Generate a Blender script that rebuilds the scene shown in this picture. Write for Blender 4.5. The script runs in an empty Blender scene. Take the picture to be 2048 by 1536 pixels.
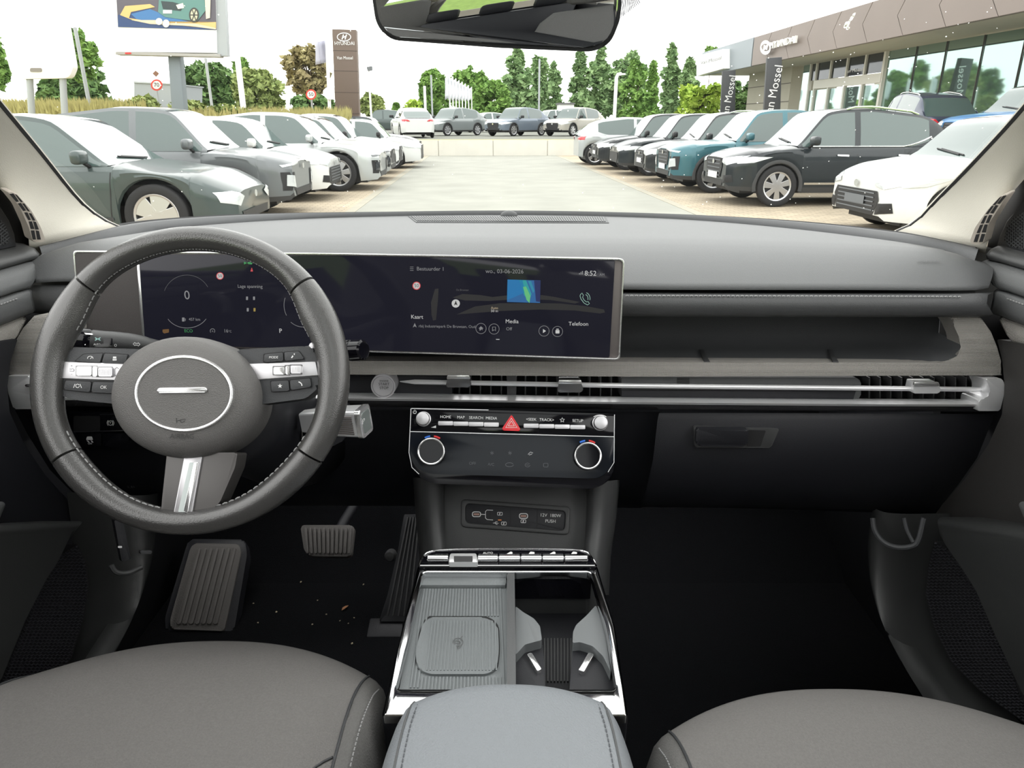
import bpy, bmesh, math, random
from mathutils import Vector as V, Matrix
from mathutils.bvhtree import BVHTree
random.seed(7)
SC = bpy.context.scene
COL = SC.collection
# ---------------------------------------------------------------- camera, sky, exposure
F = 1450.0                       # focal length in pixels of the 2048 wide frame
PIT = math.atan(525 / F)         # the camera looks down by this angle
H = 1.42                         # lens height above the car park
cd = bpy.data.cameras.new('camera'); cd.sensor_fit = 'HORIZONTAL'; cd.sensor_width = 36; cd.lens = 36 * F / 2048
cd.clip_start = .02; cd.clip_end = 500
cam = bpy.data.objects.new('camera', cd); COL.objects.link(cam)
cam.location = (0, 0, H); cam.rotation_euler = (math.pi / 2 - PIT, 0, 0)
SC.camera = cam
SC.view_settings.view_transform = 'Standard'; SC.view_settings.look = 'None'
SC.view_settings.gamma = 1; SC.view_settings.use_curve_mapping = False
SC.view_settings.exposure = 0.0
SKY = 3.4
wd = bpy.data.worlds.new('overcast_sky'); SC.world = wd; wd.use_nodes = True
bgn = wd.node_tree.nodes['Background']; bgn.inputs[0].default_value = (1.0, .995, .975, 1); bgn.inputs[1].default_value = SKY
SC.cycles.use_denoising = True
SC.cycles.max_bounces = 10; SC.cycles.transparent_max_bounces = 24

# ---------------------------------------------------------------- picture to place
SP, CP = math.sin(PIT), math.cos(PIT)
CAM = V((0, 0, H))
def ray(px, py):
    a = (px - 1024) / F; b = (768 - py) / F
    return V((a, CP + b * SP, -SP + b * CP))
def W(px, py, Y):
    d = ray(px, py); return CAM + d * (Y / d.y)
def G(px, py, z=0.0):
    d = ray(px, py); return CAM + d * ((z - H) / d.z)
def D(px, py, x):
    d = ray(px, py); return CAM + d * (x / d.x)
class PL:
    """a plane in the place; hit() finds where the sight line through a pixel meets it"""
    def __init__(s, o, n):
        s.o = V(o); s.n = V(n).normalized()
        if s.n.dot(CAM - s.o) < 0: s.n = -s.n
    @classmethod
    def three(c, a, b, d): return c(a, (b - a).cross(d - a))
    def hit(s, px, py, h=0.0):
        d = ray(px, py); o = s.o + s.n * h
        return CAM + d * ((o - CAM).dot(s.n) / d.dot(s.n))
    def frame(s, px, py, h=0.0):
        p = s.hit(px, py, h); u = (s.hit(px + 4, py, h) - p).normalized(); v = s.n.cross(u).normalized()
        return p, u, v
# ---------------------------------------------------------------- 2D outlines
def ell(cx, cy, rx, ry, n=40, a0=0, a1=360):
    full = abs(a1 - a0) >= 360
    m = n if full else n + 1
    return [(cx + rx * math.cos(math.radians(a0 + (a1 - a0) * i / n)), cy + ry * math.sin(math.radians(a0 + (a1 - a0) * i / n))) for i in range(m)]
def rp(pts, r, n=4):
    """round the corners of a polygon; r one radius or one per corner"""
    out = []; k = len(pts)
    for i, p in enumerate(pts):
        rr_ = r[i] if isinstance(r, (list, tuple)) else r
        a = V(pts[i - 1]) - V(p); b = V(pts[(i + 1) % k]) - V(p)
        q = min(rr_, a.length * .48, b.length * .48)
        if q <= 0: out.append(tuple(p)); continue
        A = V(p) + a.normalized() * q; B = V(p) + b.normalized() * q; P = V(p)
        for j in range(n + 1):
            t = j / n; c = A * (1 - t) ** 2 + P * 2 * t * (1 - t) + B * t * t; out.append(tuple(c))
    return out
def rect(x0, y0, x1, y1, r=0, n=4):
    q = [(x0, y0), (x1, y0), (x1, y1), (x0, y1)]
    return rp(q, r, n) if r else q
def cr(pts, n):
    """smooth curve through points, n samples even along its length"""
    P = [V(p) for p in pts]
    if len(P) == 2: return [P[0].lerp(P[1], i / (n - 1)) for i in range(n)]
    E = [P[0] * 2 - P[1]] + P + [P[-1] * 2 - P[-2]]; fine = []
    for i in range(1, len(E) - 2):
        for j in range(12):
            t = j / 12; a, b, c, d = E[i - 1:i + 3]
            fine.append(.5 * ((2 * b) + (c - a) * t + (2 * a - 5 * b + 4 * c - d) * t * t + (3 * b - a - 3 * c + d) * t ** 3))
    fine.append(P[-1]); L = [0]
    for i in range(1, len(fine)): L.append(L[-1] + (fine[i] - fine[i - 1]).length)
    out = []; k = 0
    for i in range(n):
        s = L[-1] * i / (n - 1)
        while k < len(L) - 2 and L[k + 1] < s: k += 1
        q = (s - L[k]) / max(L[k + 1] - L[k], 1e-9); out.append(fine[k].lerp(fine[k + 1], min(q, 1)))
    return out
def prow(c, n=60): return [W(*p) for p in cr(c, n)]
# ---------------------------------------------------------------- materials
MATS = {}
def M(name, col, r=.5, m=0.0, var=0, vs=30, bump=0, bs=400, spec=.5, emit=None, es=1.0, coat=0, weave=None, grid=None):
    if name in MATS: return MATS[name]
    mt = bpy.data.materials.new(name); mt.use_nodes = True; nt = mt.node_tree; b = nt.nodes['Principled BSDF']
    c4 = (*col, 1)
    b.inputs['Base Color'].default_value = c4; b.inputs['Roughness'].default_value = r; b.inputs['Metallic'].default_value = m
    b.inputs['Specular IOR Level'].default_value = spec
    if coat: b.inputs['Coat Weight'].default_value = coat; b.inputs['Coat Roughness'].default_value = .04
    if emit: b.inputs['Emission Color'].default_value = (*emit, 1); b.inputs['Emission Strength'].default_value = es
    tc = nt.nodes.new('ShaderNodeTexCoord')
    def noise(sc, det=3):
        n = nt.nodes.new('ShaderNodeTexNoise'); n.inputs['Scale'].default_value = sc; n.inputs['Detail'].default_value = det
        nt.links.new(tc.outputs['Object'], n.inputs['Vector']); return n.outputs['Fac']
    if var:
        mx = nt.nodes.new('ShaderNodeMix'); mx.data_type = 'RGBA'
        nt.links.new(noise(vs), mx.inputs['Factor'])
        mx.inputs[6].default_value = (*[x * (1 - var) for x in col], 1); mx.inputs[7].default_value = (*[min(1, x * (1 + var)) for x in col], 1)
        nt.links.new(mx.outputs[2], b.inputs['Base Color'])
    src = None
    if weave:      # crossing threads: (scale, strength)
        mul = None
        for d in ('X', 'Z', 'Y'):
            w = nt.nodes.new('ShaderNodeTexWave'); w.bands_direction = d; w.inputs['Scale'].default_value = weave[0]; w.inputs['Distortion'].default_value = .3
            nt.links.new(tc.outputs['Object'], w.inputs['Vector'])
            if mul is None: mul = w.outputs['Fac']
            else:
                k = nt.nodes.new('ShaderNodeMath'); k.operation = 'MULTIPLY_ADD'; k.inputs[1].default_value = .6
                nt.links.new(mul, k.inputs[0]); nt.links.new(w.outputs['Fac'], k.inputs[2]); mul = k.outputs[0]
        src = mul; bstr = weave[1]
    elif bump: src = noise(bs, 2); bstr = bump
    if src is not None:
        bp = nt.nodes.new('ShaderNodeBump'); bp.inputs['Strength'].default_value = bstr; bp.inputs['Distance'].default_value = .002
        nt.links.new(src, bp.inputs['Height']); nt.links.new(bp.outputs[0], b.inputs['Normal'])
    MATS[name] = mt; return mt
def glass_mat(name, tint, r0=.04):
    mt = bpy.data.materials.new(name); mt.use_nodes = True; nt = mt.node_tree; nt.nodes.clear()
    o = nt.nodes.new('ShaderNodeOutputMaterial'); mx = nt.nodes.new('ShaderNodeMixShader')
    t = nt.nodes.new('ShaderNodeBsdfTransparent'); t.inputs[0].default_value = (*tint, 1)
    g = nt.nodes.new('ShaderNodeBsdfGlossy'); g.inputs['Roughness'].default_value = .01
    lw = nt.nodes.new('ShaderNodeLayerWeight'); lw.inputs[0].default_value = .5
    pw = nt.nodes.new('ShaderNodeMath'); pw.operation = 'POWER'; pw.inputs[1].default_value = 5
    f = nt.nodes.new('ShaderNodeMath'); f.operation = 'MULTIPLY_ADD'; f.inputs[1].default_value = 1 - r0; f.inputs[2].default_value = r0
    nt.links.new(lw.outputs['Facing'], pw.inputs[0]); nt.links.new(pw.outputs[0], f.inputs[0])
    nt.links.new(f.outputs[0], mx.inputs[0]); nt.links.new(t.outputs[0], mx.inputs[1]); nt.links.new(g.outputs[0], mx.inputs[2]); nt.links.new(mx.outputs[0], o.inputs[0])
    MATS[name] = mt; return mt
# ---------------------------------------------------------------- objects
IDM = Matrix.Identity(4)
def tag(o, label=None, cat=None, group=None, kind=None):
    if label: o['label'] = label
    if cat: o['category'] = cat
    if group: o['group'] = group
    if kind: o['kind'] = kind
    return o
def thing(name, label, cat, loc=(0, 0, 0), group=None, rz=0):
    o = bpy.data.objects.new(name, None); COL.objects.link(o); o.location = loc; o.rotation_euler = (0, 0, rz); o.empty_display_size = .05
    return tag(o, label, cat, group)
def link(name, me, mat=None, parent=None, smooth=False, local=False):
    o = bpy.data.objects.new(name, me); COL.objects.link(o)
    if mat is not None and not me.materials: me.materials.append(mat if not isinstance(mat, str) else MATS[mat])
    if smooth:
        for p in me.polygons: p.use_smooth = True
        if smooth != 'all': me.set_sharp_from_angle(angle=math.radians(38 if smooth is True else smooth))
    if parent is not None:
        o.parent = parent
        if not local and parent.type == 'EMPTY': o.matrix_parent_inverse = Matrix.Translation(-parent.location)
    return o
def mesh(name, vs, fs, mat, parent=None, smooth=False, local=False, fix=True):
    me = bpy.data.meshes.new(name)
    if fix:
        bm = bmesh.new(); b = [bm.verts.new(v) for v in vs]
        for f in fs:
            try: bm.faces.new([b[i] for i in f])
            except ValueError: pass
        bmesh.ops.recalc_face_normals(bm, faces=bm.faces); bm.to_mesh(me); bm.free()
    else: me.from_pydata([tuple(v) for v in vs], [], fs)
    return link(name, me, mat, parent, smooth, local)
def bm_obj(name, bm, mat, parent=None, smooth=False, local=False):
    bmesh.ops.recalc_face_normals(bm, faces=bm.faces)
    me = bpy.data.meshes.new(name); bm.to_mesh(me); bm.free(); return link(name, me, mat, parent, smooth, local)
def bm_prism(bm, top, bot, bev=0, seg=2):
    a = [bm.verts.new(p) for p in top]; b = [bm.verts.new(p) for p in bot]; n = len(a)
    f = bm.faces.new(a); bm.faces.new(b[::-1])
    for i in range(n): bm.faces.new((a[i], b[i], b[(i + 1) % n], a[(i + 1) % n]))
    if bev: bmesh.ops.bevel(bm, geom=list(f.edges), offset=bev, segments=seg, affect='EDGES', profile=.5, clamp_overlap=True)
def slab(name, pl, pts, h0, h1, mat, parent=None, bev=0, seg=2, smooth=True):
    bm = bmesh.new(); top = [pl.hit(x, y, h1) for x, y in pts]
    bm_prism(bm, top, [p - pl.n * (h1 - h0) for p in top], bev, seg)
    return bm_obj(name, bm, mat, parent, smooth)
def slabs(name, pl, polys, h0, h1, mat, parent=None, bev=0):
    bm = bmesh.new()
    for pts in polys:
        top = [pl.hit(x, y, h1) for x, y in pts]; bm_prism(bm, top, [p - pl.n * (h1 - h0) for p in top], bev)
    return bm_obj(name, bm, mat, parent, True)
def ring(name, pl, outer, inner, h0, h1, mat, parent=None, bev=0):
    n = len(outer); vs = []
    for pts, h in ((outer, h1), (inner, h1)):
        vs += [pl.hit(x, y, h1) for x, y in pts]
    vs += [v - pl.n * (h1 - h0) for v in vs]
    fs = []
    for i in range(n):
        j = (i + 1) % n
        fs += [(i, j, n + j, n + i), (2 * n + i, 3 * n + i, 3 * n + j, 2 * n + j), (i, 2 * n + i, 2 * n + j, j), (n + i, n + j, 3 * n + j, 3 * n + i)]
    bm = bmesh.new(); b = [bm.verts.new(v) for v in vs]; ff = [bm.faces.new([b[k] for k in f]) for f in fs]
    if bev:
        es = set()
        for k in range(0, len(ff), 4):
            for e in ff[k].edges:
                idx = [b.index(x) for x in e.verts]
                if (idx[0] < n) == (idx[1] < n): es.add(e)
        bmesh.ops.bevel(bm, geom=list(es), offset=bev, segments=2, affect='EDGES', profile=.5, clamp_overlap=True)
    return bm_obj(name, bm, mat, parent, True)
def grid(name, rows, mat, parent=None, cu=False, cv=False, smooth='all', local=False, solid=0, caps=False):
    nr, nc = len(rows), len(rows[0]); vs = [v for r in rows for v in r]; fs = []
    for i in range(nr if cv else nr - 1):
        for j in range(nc if cu else nc - 1):
            i2 = (i + 1) % nr; j2 = (j + 1) % nc
            fs.append((i * nc + j, i * nc + j2, i2 * nc + j2, i2 * nc + j))
    if caps:
        fs.append(tuple(range(nc))); fs.append(tuple(range((nr - 1) * nc, nr * nc)))
    o = mesh(name, vs, fs, mat, parent, smooth, local)
    if solid:
        md = o.modifiers.new('thickness', 'SOLIDIFY'); md.thickness = solid; md.offset = 0
    return o
def tube_data(pts, r, n=8, closed=False, flat=1.0, upv=None):
    P = [V(p) for p in pts]; k = len(P); rows = []; prev = None
    for i in range(k):
        a = P[i - 1] if (i > 0 or closed) else P[i]; b = P[(i + 1) % k] if (i < k - 1 or closed) else P[i]
        t = (b - a).normalized()
        if prev is None:
            u = (upv or (V((0, 0, 1)) if abs(t.z) < .9 else V((1, 0, 0)))); u = (u - t * u.dot(t)).normalized()
        else: u = (prev - t * prev.dot(t)).normalized()
        prev = u; w = t.cross(u); rr_ = r[i] if isinstance(r, (list, tuple)) else r
        rows.append([P[i] + (u * math.cos(2 * math.pi * j / n) * flat + w * math.sin(2 * math.pi * j / n)) * rr_ for j in range(n)])
    return rows
def tube(name, pts, r, mat, parent=None, n=8, closed=False, flat=1.0, upv=None, local=False, smooth=True):
    return grid(name, tube_data(pts, r, n, closed, flat, upv), mat, parent, cu=True, cv=closed, caps=not closed, smooth=smooth, local=local)
def bm_tube(bm, pts, r, n=6, closed=False, flat=1.0, upv=None):
    rows = [[bm.verts.new(v) for v in q] for q in tube_data(pts, r, n, closed, flat, upv)]; k = len(rows)
    for i in range(k if closed else k - 1):
        for j in range(n): bm.faces.new((rows[i][j], rows[i][(j + 1) % n], rows[(i + 1) % k][(j + 1) % n], rows[(i + 1) % k][j]))
    if not closed: bm.faces.new(rows[0]); bm.faces.new(rows[-1][::-1])
def bm_box(bm, c, s, rot=None):
    m = Matrix.Translation(c) @ (rot.to_4x4() if rot is not None else IDM) @ Matrix.Diagonal((s[0], s[1], s[2], 1))
    return bmesh.ops.create_cube(bm, size=1, matrix=m)['verts']
def box(name, c, s, mat, parent=None, bev=0, rot=None, local=False):
    bm = bmesh.new(); bm_box(bm, c, s, rot)
    if bev: bmesh.ops.bevel(bm, geom=list(bm.edges), offset=bev, segments=2, affect='EDGES', profile=.5, clamp_overlap=True)
    return bm_obj(name, bm, mat, parent, bool(bev), local)
def lathe(name, o, ax, prof, mat, parent=None, n=32, smooth=True, local=False, caps=True):
    """profile of (radius, height along the axis)"""
    ax = V(ax).normalized(); u = (V((1, 0, 0)) if abs(ax.x) < .8 else V((0, 0, 1))); u = (u - ax * u.dot(ax)).normalized(); w = ax.cross(u)
    rows = [[V(o) + ax * h + (u * math.cos(2 * math.pi * j / n) + w * math.sin(2 * math.pi * j / n)) * max(r, 1e-5) for j in range(n)] for r, h in prof]
    return grid(name, rows, mat, parent, cu=True, caps=caps, smooth=smooth, local=local)
TXT = {}
def text_mesh(s):
    if s not in TXT:
        c = bpy.data.curves.new('lettering', 'FONT'); c.body = s; c.size = 1; c.align_x = 'CENTER'; c.align_y = 'CENTER'; c.resolution_u = 3
        o = bpy.data.objects.new('lettering', c); COL.objects.link(o)
        dg = bpy.context.evaluated_depsgraph_get(); me = bpy.data.meshes.new_from_object(o.evaluated_get(dg))
        TXT[s] = ([v.co.copy() for v in me.vertices], [tuple(p.vertices) for p in me.polygons])
        bpy.data.objects.remove(o); bpy.data.meshes.remove(me); bpy.data.curves.remove(c)
    return TXT[s]
def text(s, pl, px, py, size, mat, parent, h=.0006, sx=1.0, rot=0, name='lettering', thick=0, wall=0):
    """lettering on a plane, size = height of the type in pixels of the photograph"""
    p, u, v = pl.frame(px, py, h); k = (pl.hit(px + size, py, h) - p).length
    if wall:          # level lettering on an upright wall, `wall` pixels wide and `size` high
        u = V((0, 0, 1)).cross(pl.n).normalized(); v = V((0, 0, 1)); k = (pl.hit(px, py - size, h) - p).length
        t_ = text_mesh(s)[0]; wid = max(q.x for q in t_) - min(q.x for q in t_); sx = (pl.hit(px + wall / 2, py, h) - pl.hit(px - wall / 2, py, h)).dot(u) / wid / k
    if rot: c_, s_ = math.cos(rot), math.sin(rot); u, v = u * c_ + v * s_, v * c_ - u * s_
    vs, fs = text_mesh(s)
    P = [p + u * (q.x * k * sx) + v * (q.y * k) for q in vs]
    if thick:
        n = len(P); es = {}
        for f in fs:
            for i in range(len(f)):
                e = (f[i], f[(i + 1) % len(f)]); es[e] = 1
        side = [(a, b, b + n, a + n) for a, b in es if (b, a) not in es]
        return mesh(name, P + [q + pl.n * thick for q in P], [tuple(f) for f in fs] + [tuple(i + n for i in f[::-1]) for f in fs] + side, mat, parent, fix=False)
    return mesh(name, P, fs, mat, parent, fix=False)
def strokes(name, pl, lines, wpx, mat, parent, h=.0006, thick=.0002, closed=False):
    """drawn lines on a plane; each line a list of pixels"""
    bm = bmesh.new()
    for ln in lines:
        P = [pl.hit(x, y, h) for x, y in ln]; k = len(P)
        x, y = ln[0]; hw = (pl.hit(x + wpx, y, h) - P[0]).length / 2
        L = []; R = []
        for i in range(k):
            a = P[i - 1] if (i > 0 or closed) else P[i]; b = P[(i + 1) % k] if (i < k - 1 or closed) else P[i]
            t = (b - a).normalized(); s = pl.n.cross(t)
            L.append(bm.verts.new(P[i] + s * hw)); R.append(bm.verts.new(P[i] - s * hw))
        for i in range(k if closed else k - 1):
            j = (i + 1) % k; bm.faces.new((L[i], R[i], R[j], L[j]))
    return bm_obj(name, bm, mat, parent)
def fills(name, pl, polys, mat, parent, h=.0006):
    bm = bmesh.new()
    for pts in polys: bm.faces.new([bm.verts.new(pl.hit(x, y, h)) for x, y in pts])
    return bm_obj(name, bm, mat, parent)
def dashes(name, pts, mat, parent, step=.006, ln=.0035, r=.0006, off=V((0, 0, 0))):
    """a sewn seam: short threads along a line"""
    tot = sum((V(pts[i + 1]) - V(pts[i])).length for i in range(len(pts) - 1)); n = max(2, int(tot / step)); q = cr(pts, n * 2 + 1); bm = bmesh.new()
    for i in range(0, n * 2, 2):
        a, b = q[i], q[i + 1]; c = (a + b) / 2; d = (b - a).normalized() * ln / 2
        bm_tube(bm, [c - d + off, c + off * 1.0 + (off.normalized() * r if off.length else V((0, 0, r))), c + d + off], r, 5)
    return tag(bm_obj(name, bm, mat, parent, True), kind='stuff')
def translucent_mat(name, col):
    mt = bpy.data.materials.new(name); mt.use_nodes = True; nt = mt.node_tree; nt.nodes.clear()
    o = nt.nodes.new('ShaderNodeOutputMaterial'); t = nt.nodes.new('ShaderNodeBsdfTranslucent'); t.inputs[0].default_value = (*col, 1); nt.links.new(t.outputs[0], o.inputs[0]); MATS[name] = mt; return mt
# colours of the cabin
M('soft_grey', (.098, .101, .103), .52, bump=.25, bs=900, spec=.4)
M('soft_dark', (.050, .052, .055), .55, bump=.25, bs=900, spec=.4)
M('black_plastic', (.014, .0145, .018), .5, bump=.2, bs=1200, spec=.4)
M('mid_plastic', (.056, .057, .058), .45, bump=.15, bs=1200, spec=.45)
M('piano_black', (.004, .004, .006), .08, spec=.3)
M('leather', (.045, .044, .043), .27, bump=.2, bs=700, spec=.9)
M('hub_vinyl', (.125, .121, .117), .5, bump=.5, bs=900, spec=.4)
M('band_fabric', (.36, .345, .32), .9, weave=(170, .5), spec=.2)
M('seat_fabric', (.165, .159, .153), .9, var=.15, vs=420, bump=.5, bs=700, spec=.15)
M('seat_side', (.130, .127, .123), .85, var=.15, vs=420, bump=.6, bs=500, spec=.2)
M('arm_vinyl', (.215, .23, .245), .5, bump=.4, bs=500, spec=.4)
M('tray_rubber', (.18, .195, .20), .55, bump=.2, bs=900, spec=.4)
M('carpet', (.008, .0085, .010), .95, var=.5, vs=500, bump=1, bs=700, spec=.1)
M('beige_trim', (.62, .59, .52), .75, bump=.2, bs=800, spec=.3)
M('beige_grille', (.46, .41, .36), .6)
M('satin_silver', (.82, .82, .83), .30, .5)
M('bright_silver', (.80, .80, .80), .22, .9)
M('white_silver', (.66, .65, .67), .40, .7)
M('chrome', (.75, .75, .76), .08, 1.0)
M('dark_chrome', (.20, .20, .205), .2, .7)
M('bezel_grey', (.14, .125, .12), .4, .3)
M('seal_rubber', (.010, .010, .011), .7)
M('thread_light', (.30, .30, .30), .8)
M('thread_dark', (.12, .12, .12), .8)
M('print_white', (.75, .75, .75), .6)
M('print_grey', (.28, .28, .29), .6)
M('print_dark', (.03, .03, .03), .6)
M('print_red', (.75, .03, .03), .5)
M('print_blue', (.03, .18, .75), .5)
M('hazard_red', (.70, .02, .03), .25)
M('mirror_glass', (.62, .64, .64), .01, 1.0)
# ================================================================ THE CABIN
def lerp(a, b, t): return a + (b - a) * t
ZF = H - 1.04                                                        # cabin floor
# ---- shell of the cabin
def quad_strip(rows): return rows
fl = grid('floor', [[V((x, y, z)) for x in (-.80, 0, .80)] for y, z in ((-1.9, ZF), (0, ZF), (1.46, ZF), (1.62, ZF + .10), (1.78, ZF + .42), (1.80, H - .25))], 'carpet', smooth='all', solid=.02)
tag(fl, kind='structure', label='black carpet covering the cabin floor and footwells')
# roof lining, side rails and rear of the cabin
def roof_pt(u, y):
    z = smooth_step([(.60, .395), (.45, .43), (0, .455), (-.6, .45), (-1.5, .40), (-1.75, .34)], y); hw = smooth_step([(.60, .60), (0, .61), (-.6, .60), (-1.5, .56), (-1.75, .54)], y)
    return V((hw * u, y - (.16 * abs(u) ** 2.2 if y > .5 else 0), H + z - .05 * abs(u) ** 4))
def smooth_step(tab, y):
    for (ya, za), (yb, zb) in zip(tab, tab[1:]):
        if y >= yb: return lerp(za, zb, max(0, (ya - y) / (ya - yb)))
    return tab[-1][1]
HL = M('headliner', (.30, .29, .27), .9, bump=.3, bs=600)
SRX, SRY = .66, (.30, -1.05)            # unseen glass panel in the roof, a guess added for light from above
def roof_piece(name, us, ys, label):
    o = grid(name, [[roof_pt(u, y) for u in us] for y in ys], HL, smooth='all', solid=.02); return tag(o, label, kind='structure')
full = [-1 + i / 8 for i in range(17)]
ce = roof_piece('ceiling', full, (.60, .5, .45, SRY[0]), 'pale roof lining above the windscreen')
for nm, us, ys in (('lining_left', [-1, -.9, -.8, -SRX], (SRY[0], 0, -.5, SRY[1])), ('lining_right', [SRX, .8, .9, 1], (SRY[0], 0, -.5, SRY[1])), ('lining_rear', full, (SRY[1], -1.3, -1.5, -1.75))):
    o = grid('roof_lining', [[roof_pt(u, y) for u in us] for y in ys], HL, ce, smooth='all', solid=.02)
o = grid('added_window_2', [[roof_pt(u, y) + V((0, 0, .015)) for u in [-SRX + 2 * SRX * i / 8 for i in range(9)]] for y in (SRY[0], 0, -.5, SRY[1])], glass_mat('added_roof_glass', (.55, .57, .57), .04), smooth='all'); tag(o, 'tinted glass panel added in the roof, unseen', kind='structure')
# rear of the cabin: bench, tailgate with its window
rb = thing('rear_bench', 'dark rear bench seat behind the camera', 'car seat', V((0, -1.2, ZF)))
box('bench_cushion', V((0, -.95, H - .78)), (1.24, .46, .20), 'seat_side_tmp' if False else 'black_plastic', rb, .05)
box('bench_back', V((0, -1.24, H - .45)), (1.26, .16, .66), 'black_plastic', rb, .05, Matrix.Rotation(.2, 3, 'X'))
for x in (-.42, 0, .42): box('head_restraint', V((x, -1.32, H - .04)), (.26, .10, .17), 'black_plastic', rb, .04)
tgd = grid('wall_rear', [[V((x, -1.80, z)) for x in (-.8, -.3, .3, .8)] for z in (ZF, H - .5, H - .14)], 'black_plastic', smooth=False, solid=.03); tag(tgd, 'dark tailgate trim below the rear window', kind='structure')
for sx in (-1, 1):
    o = grid('trim_%d' % (9 if sx < 0 else 10), [[V((sx * .80, y, H - .22)), V((sx * .62, y, H + .34))] for y in (-1.2, -1.45, -1.80)] + [[V((sx * .60, -1.80, H - .22)), V((sx * .52, -1.76, H + .34))]], HL, smooth=False, solid=.03); tag(o, 'rear quarter trim on the %s side' % ('driver' if sx < 0 else 'passenger'), kind='structure')
for sx, nm in ((-1, 'wall_left'), (1, 'wall_right')):
    rw = [[V((sx * .80, y, z - (.14 if y > 1.2 and z > H - .3 else 0))) for y in (1.80, 1.25, .9, 0, -1.0, -1.9)] for z in (ZF, H - .55, H - .20)]
    o = grid(nm, rw, 'black_plastic', solid=.02); tag(o, kind='structure', label='dark lower bodyside on the %s of the cabin' % ('driver side' if sx < 0 else 'passenger side'))
    # frame above the side windows
    pts = [V((sx * .62, .46, H + .36)), V((sx * .64, 0, H + .40)), V((sx * .63, -.8, H + .39)), V((sx * .60, -1.6, H + .30))]
    o = tube('trim_%d' % (5 if sx < 0 else 6), cr(pts, 16), .035, 'beige_trim', n=10); tag(o, kind='structure', label='roof rail above the %s side windows' % ('driver' if sx < 0 else 'passenger'))
    pts = [V((sx * .64, -.35, H + .38)), V((sx * .74, -.30, H - .22))]
    o = tube('trim_%d' % (7 if sx < 0 else 8), cr(pts, 6), .05, 'headliner', n=10); tag(o, kind='structure', label='centre pillar behind the %s seat' % ('driver' if sx < 0 else 'passenger'))
# ---- windscreen pillars with their slotted demister outlets
def pillar(sg):
    mir = (lambda q: q) if sg < 0 else None
    if sg < 0:
        E1 = [(236, 458, 1.285), (196, 438, 1.262), (150, 398, 1.21), (75, 305, 1.09), (0, 215, .985), (-120, 70, .84), (-330, -180, .66)]
        E2 = [(62, 500, 1.095), (56, 462, 1.075), (44, 430, 1.065), (22, 396, 1.055), (0, 372, 1.045), (-70, 290, 1.0), (-300, 40, .83)]
    else:
        E1 = [(1796, 466, 1.285), (1836, 446, 1.262), (1880, 400, 1.21), (1960, 318, 1.09), (2048, 222, .985), (2168, 75, .84), (2378, -180, .66)]
        E2 = [(1968, 505, 1.095), (1978, 470, 1.075), (1988, 435, 1.065), (2012, 395, 1.055), (2048, 352, 1.045), (2118, 275, 1.0), (2348, 40, .83)]
    a = prow(E1, 30); b = prow(E2, 30); rws = []
    for k in range(13):
        s = k / 12
        rws.append([p.lerp(q, s) + V((-sg * -.0 + (-.018 * sg * -1) * 0, -.03, .004)) * math.sin(math.pi * s) for p, q in zip(a, b)])
    rws = [[p + V((0, .012, 0)) for p in rws[0]]] + rws + [[p + V((sg * .03, .05, 0)) for p in rws[-1]]]
    root = grid('trim_%d' % (1 if sg < 0 else 2), rws, 'beige_trim', smooth=50, solid=.006)
    tag(root, kind='structure', label='beige windscreen pillar trim on the %s side' % ('driver' if sg < 0 else 'passenger'))
    # thin black glass edge line
    tube('glass_edge', [p + V((0, .004, .0)) for p in a], .0045, 'seal_rubber', root, n=6)
    return root, a, b
PLROOT, PLA, PLB = pillar(-1)
PRROOT, PRA, PRB = pillar(1)
# windscreen, its side edges tucked under the pillar trim
rows = []
for k in range(30):
    l, r = PLA[k], PRA[k]; t = k / 29; c = V((0, lerp(1.535, .66, t), H + lerp(-.186, .40, t) + .05 * math.sin(math.pi * t))); q = []
    for i in range(25):
        u = -1 + i / 12; e = abs(u) ** 2.3; m = (l + r) / 2
        q.append(V((lerp(l.x, r.x, (u + 1) / 2) * 1.01, lerp(c.y, m.y + .006, e), lerp(c.z, m.z + .004, e))))
    rows.append(q)
GLASS = glass_mat('windscreen_glass', (.955, .972, .962), .03)
ws = grid('window_1', rows, GLASS, smooth='all'); tag(ws, kind='structure', label='clear front windscreen of the car')
# dried water specks and a bird dropping on the outside of the glass
gt = BVHTree.FromPolygons([v for r in rows for v in r], [(i * 25 + j, i * 25 + j + 1, i * 25 + j + 26, i * 25 + j + 25) for i in range(29) for j in range(24)])
rnd = random.Random(11); bm = bmesh.new()
def speck(px, py, sx, sy, rot=0):
    loc, nn = gt.ray_cast(CAM, ray(px, py).normalized())[:2]
    if loc is None: return
    u = V((1, 0, 0)); u = (u - nn * u.dot(nn)).normalized(); w = nn.cross(u); c_, s_ = math.cos(rot), math.sin(rot); k = loc.y / F; off = V((0, .0012, .002))
    bm.faces.new([bm.verts.new(loc + off + (u * (c_ * a * sx - s_ * b * sy) + w * (s_ * a * sx + c_ * b * sy)) * k * rnd.uniform(.8, 1.2)) for a, b in ((1, 0), (.5, .9), (-.5, .9), (-1, 0), (-.5, -.9), (.5, -.9))])
for i in range(230): speck(rnd.uniform(1150, 2000) if i % 3 else rnd.uniform(100, 1150), rnd.uniform(10, 425), rnd.uniform(.6, 1.4), rnd.uniform(.8, 2.0))
for i in range(14): speck(1693 + i * 1.1 + rnd.uniform(-2, 2), 58 - i * 2.0 + rnd.uniform(-2, 2), rnd.uniform(1, 2.4), rnd.uniform(2, 6), rnd.uniform(-.5, .5))
for i in range(10): speck(1694 + rnd.uniform(-5, 5), 53 + rnd.uniform(-6, 8), rnd.uniform(1.5, 3), rnd.uniform(2, 4))
tag(bm_obj('dirt_specks', bm, translucent_mat('dirt_white', (.62, .62, .58)), ws), kind='stuff')
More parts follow.
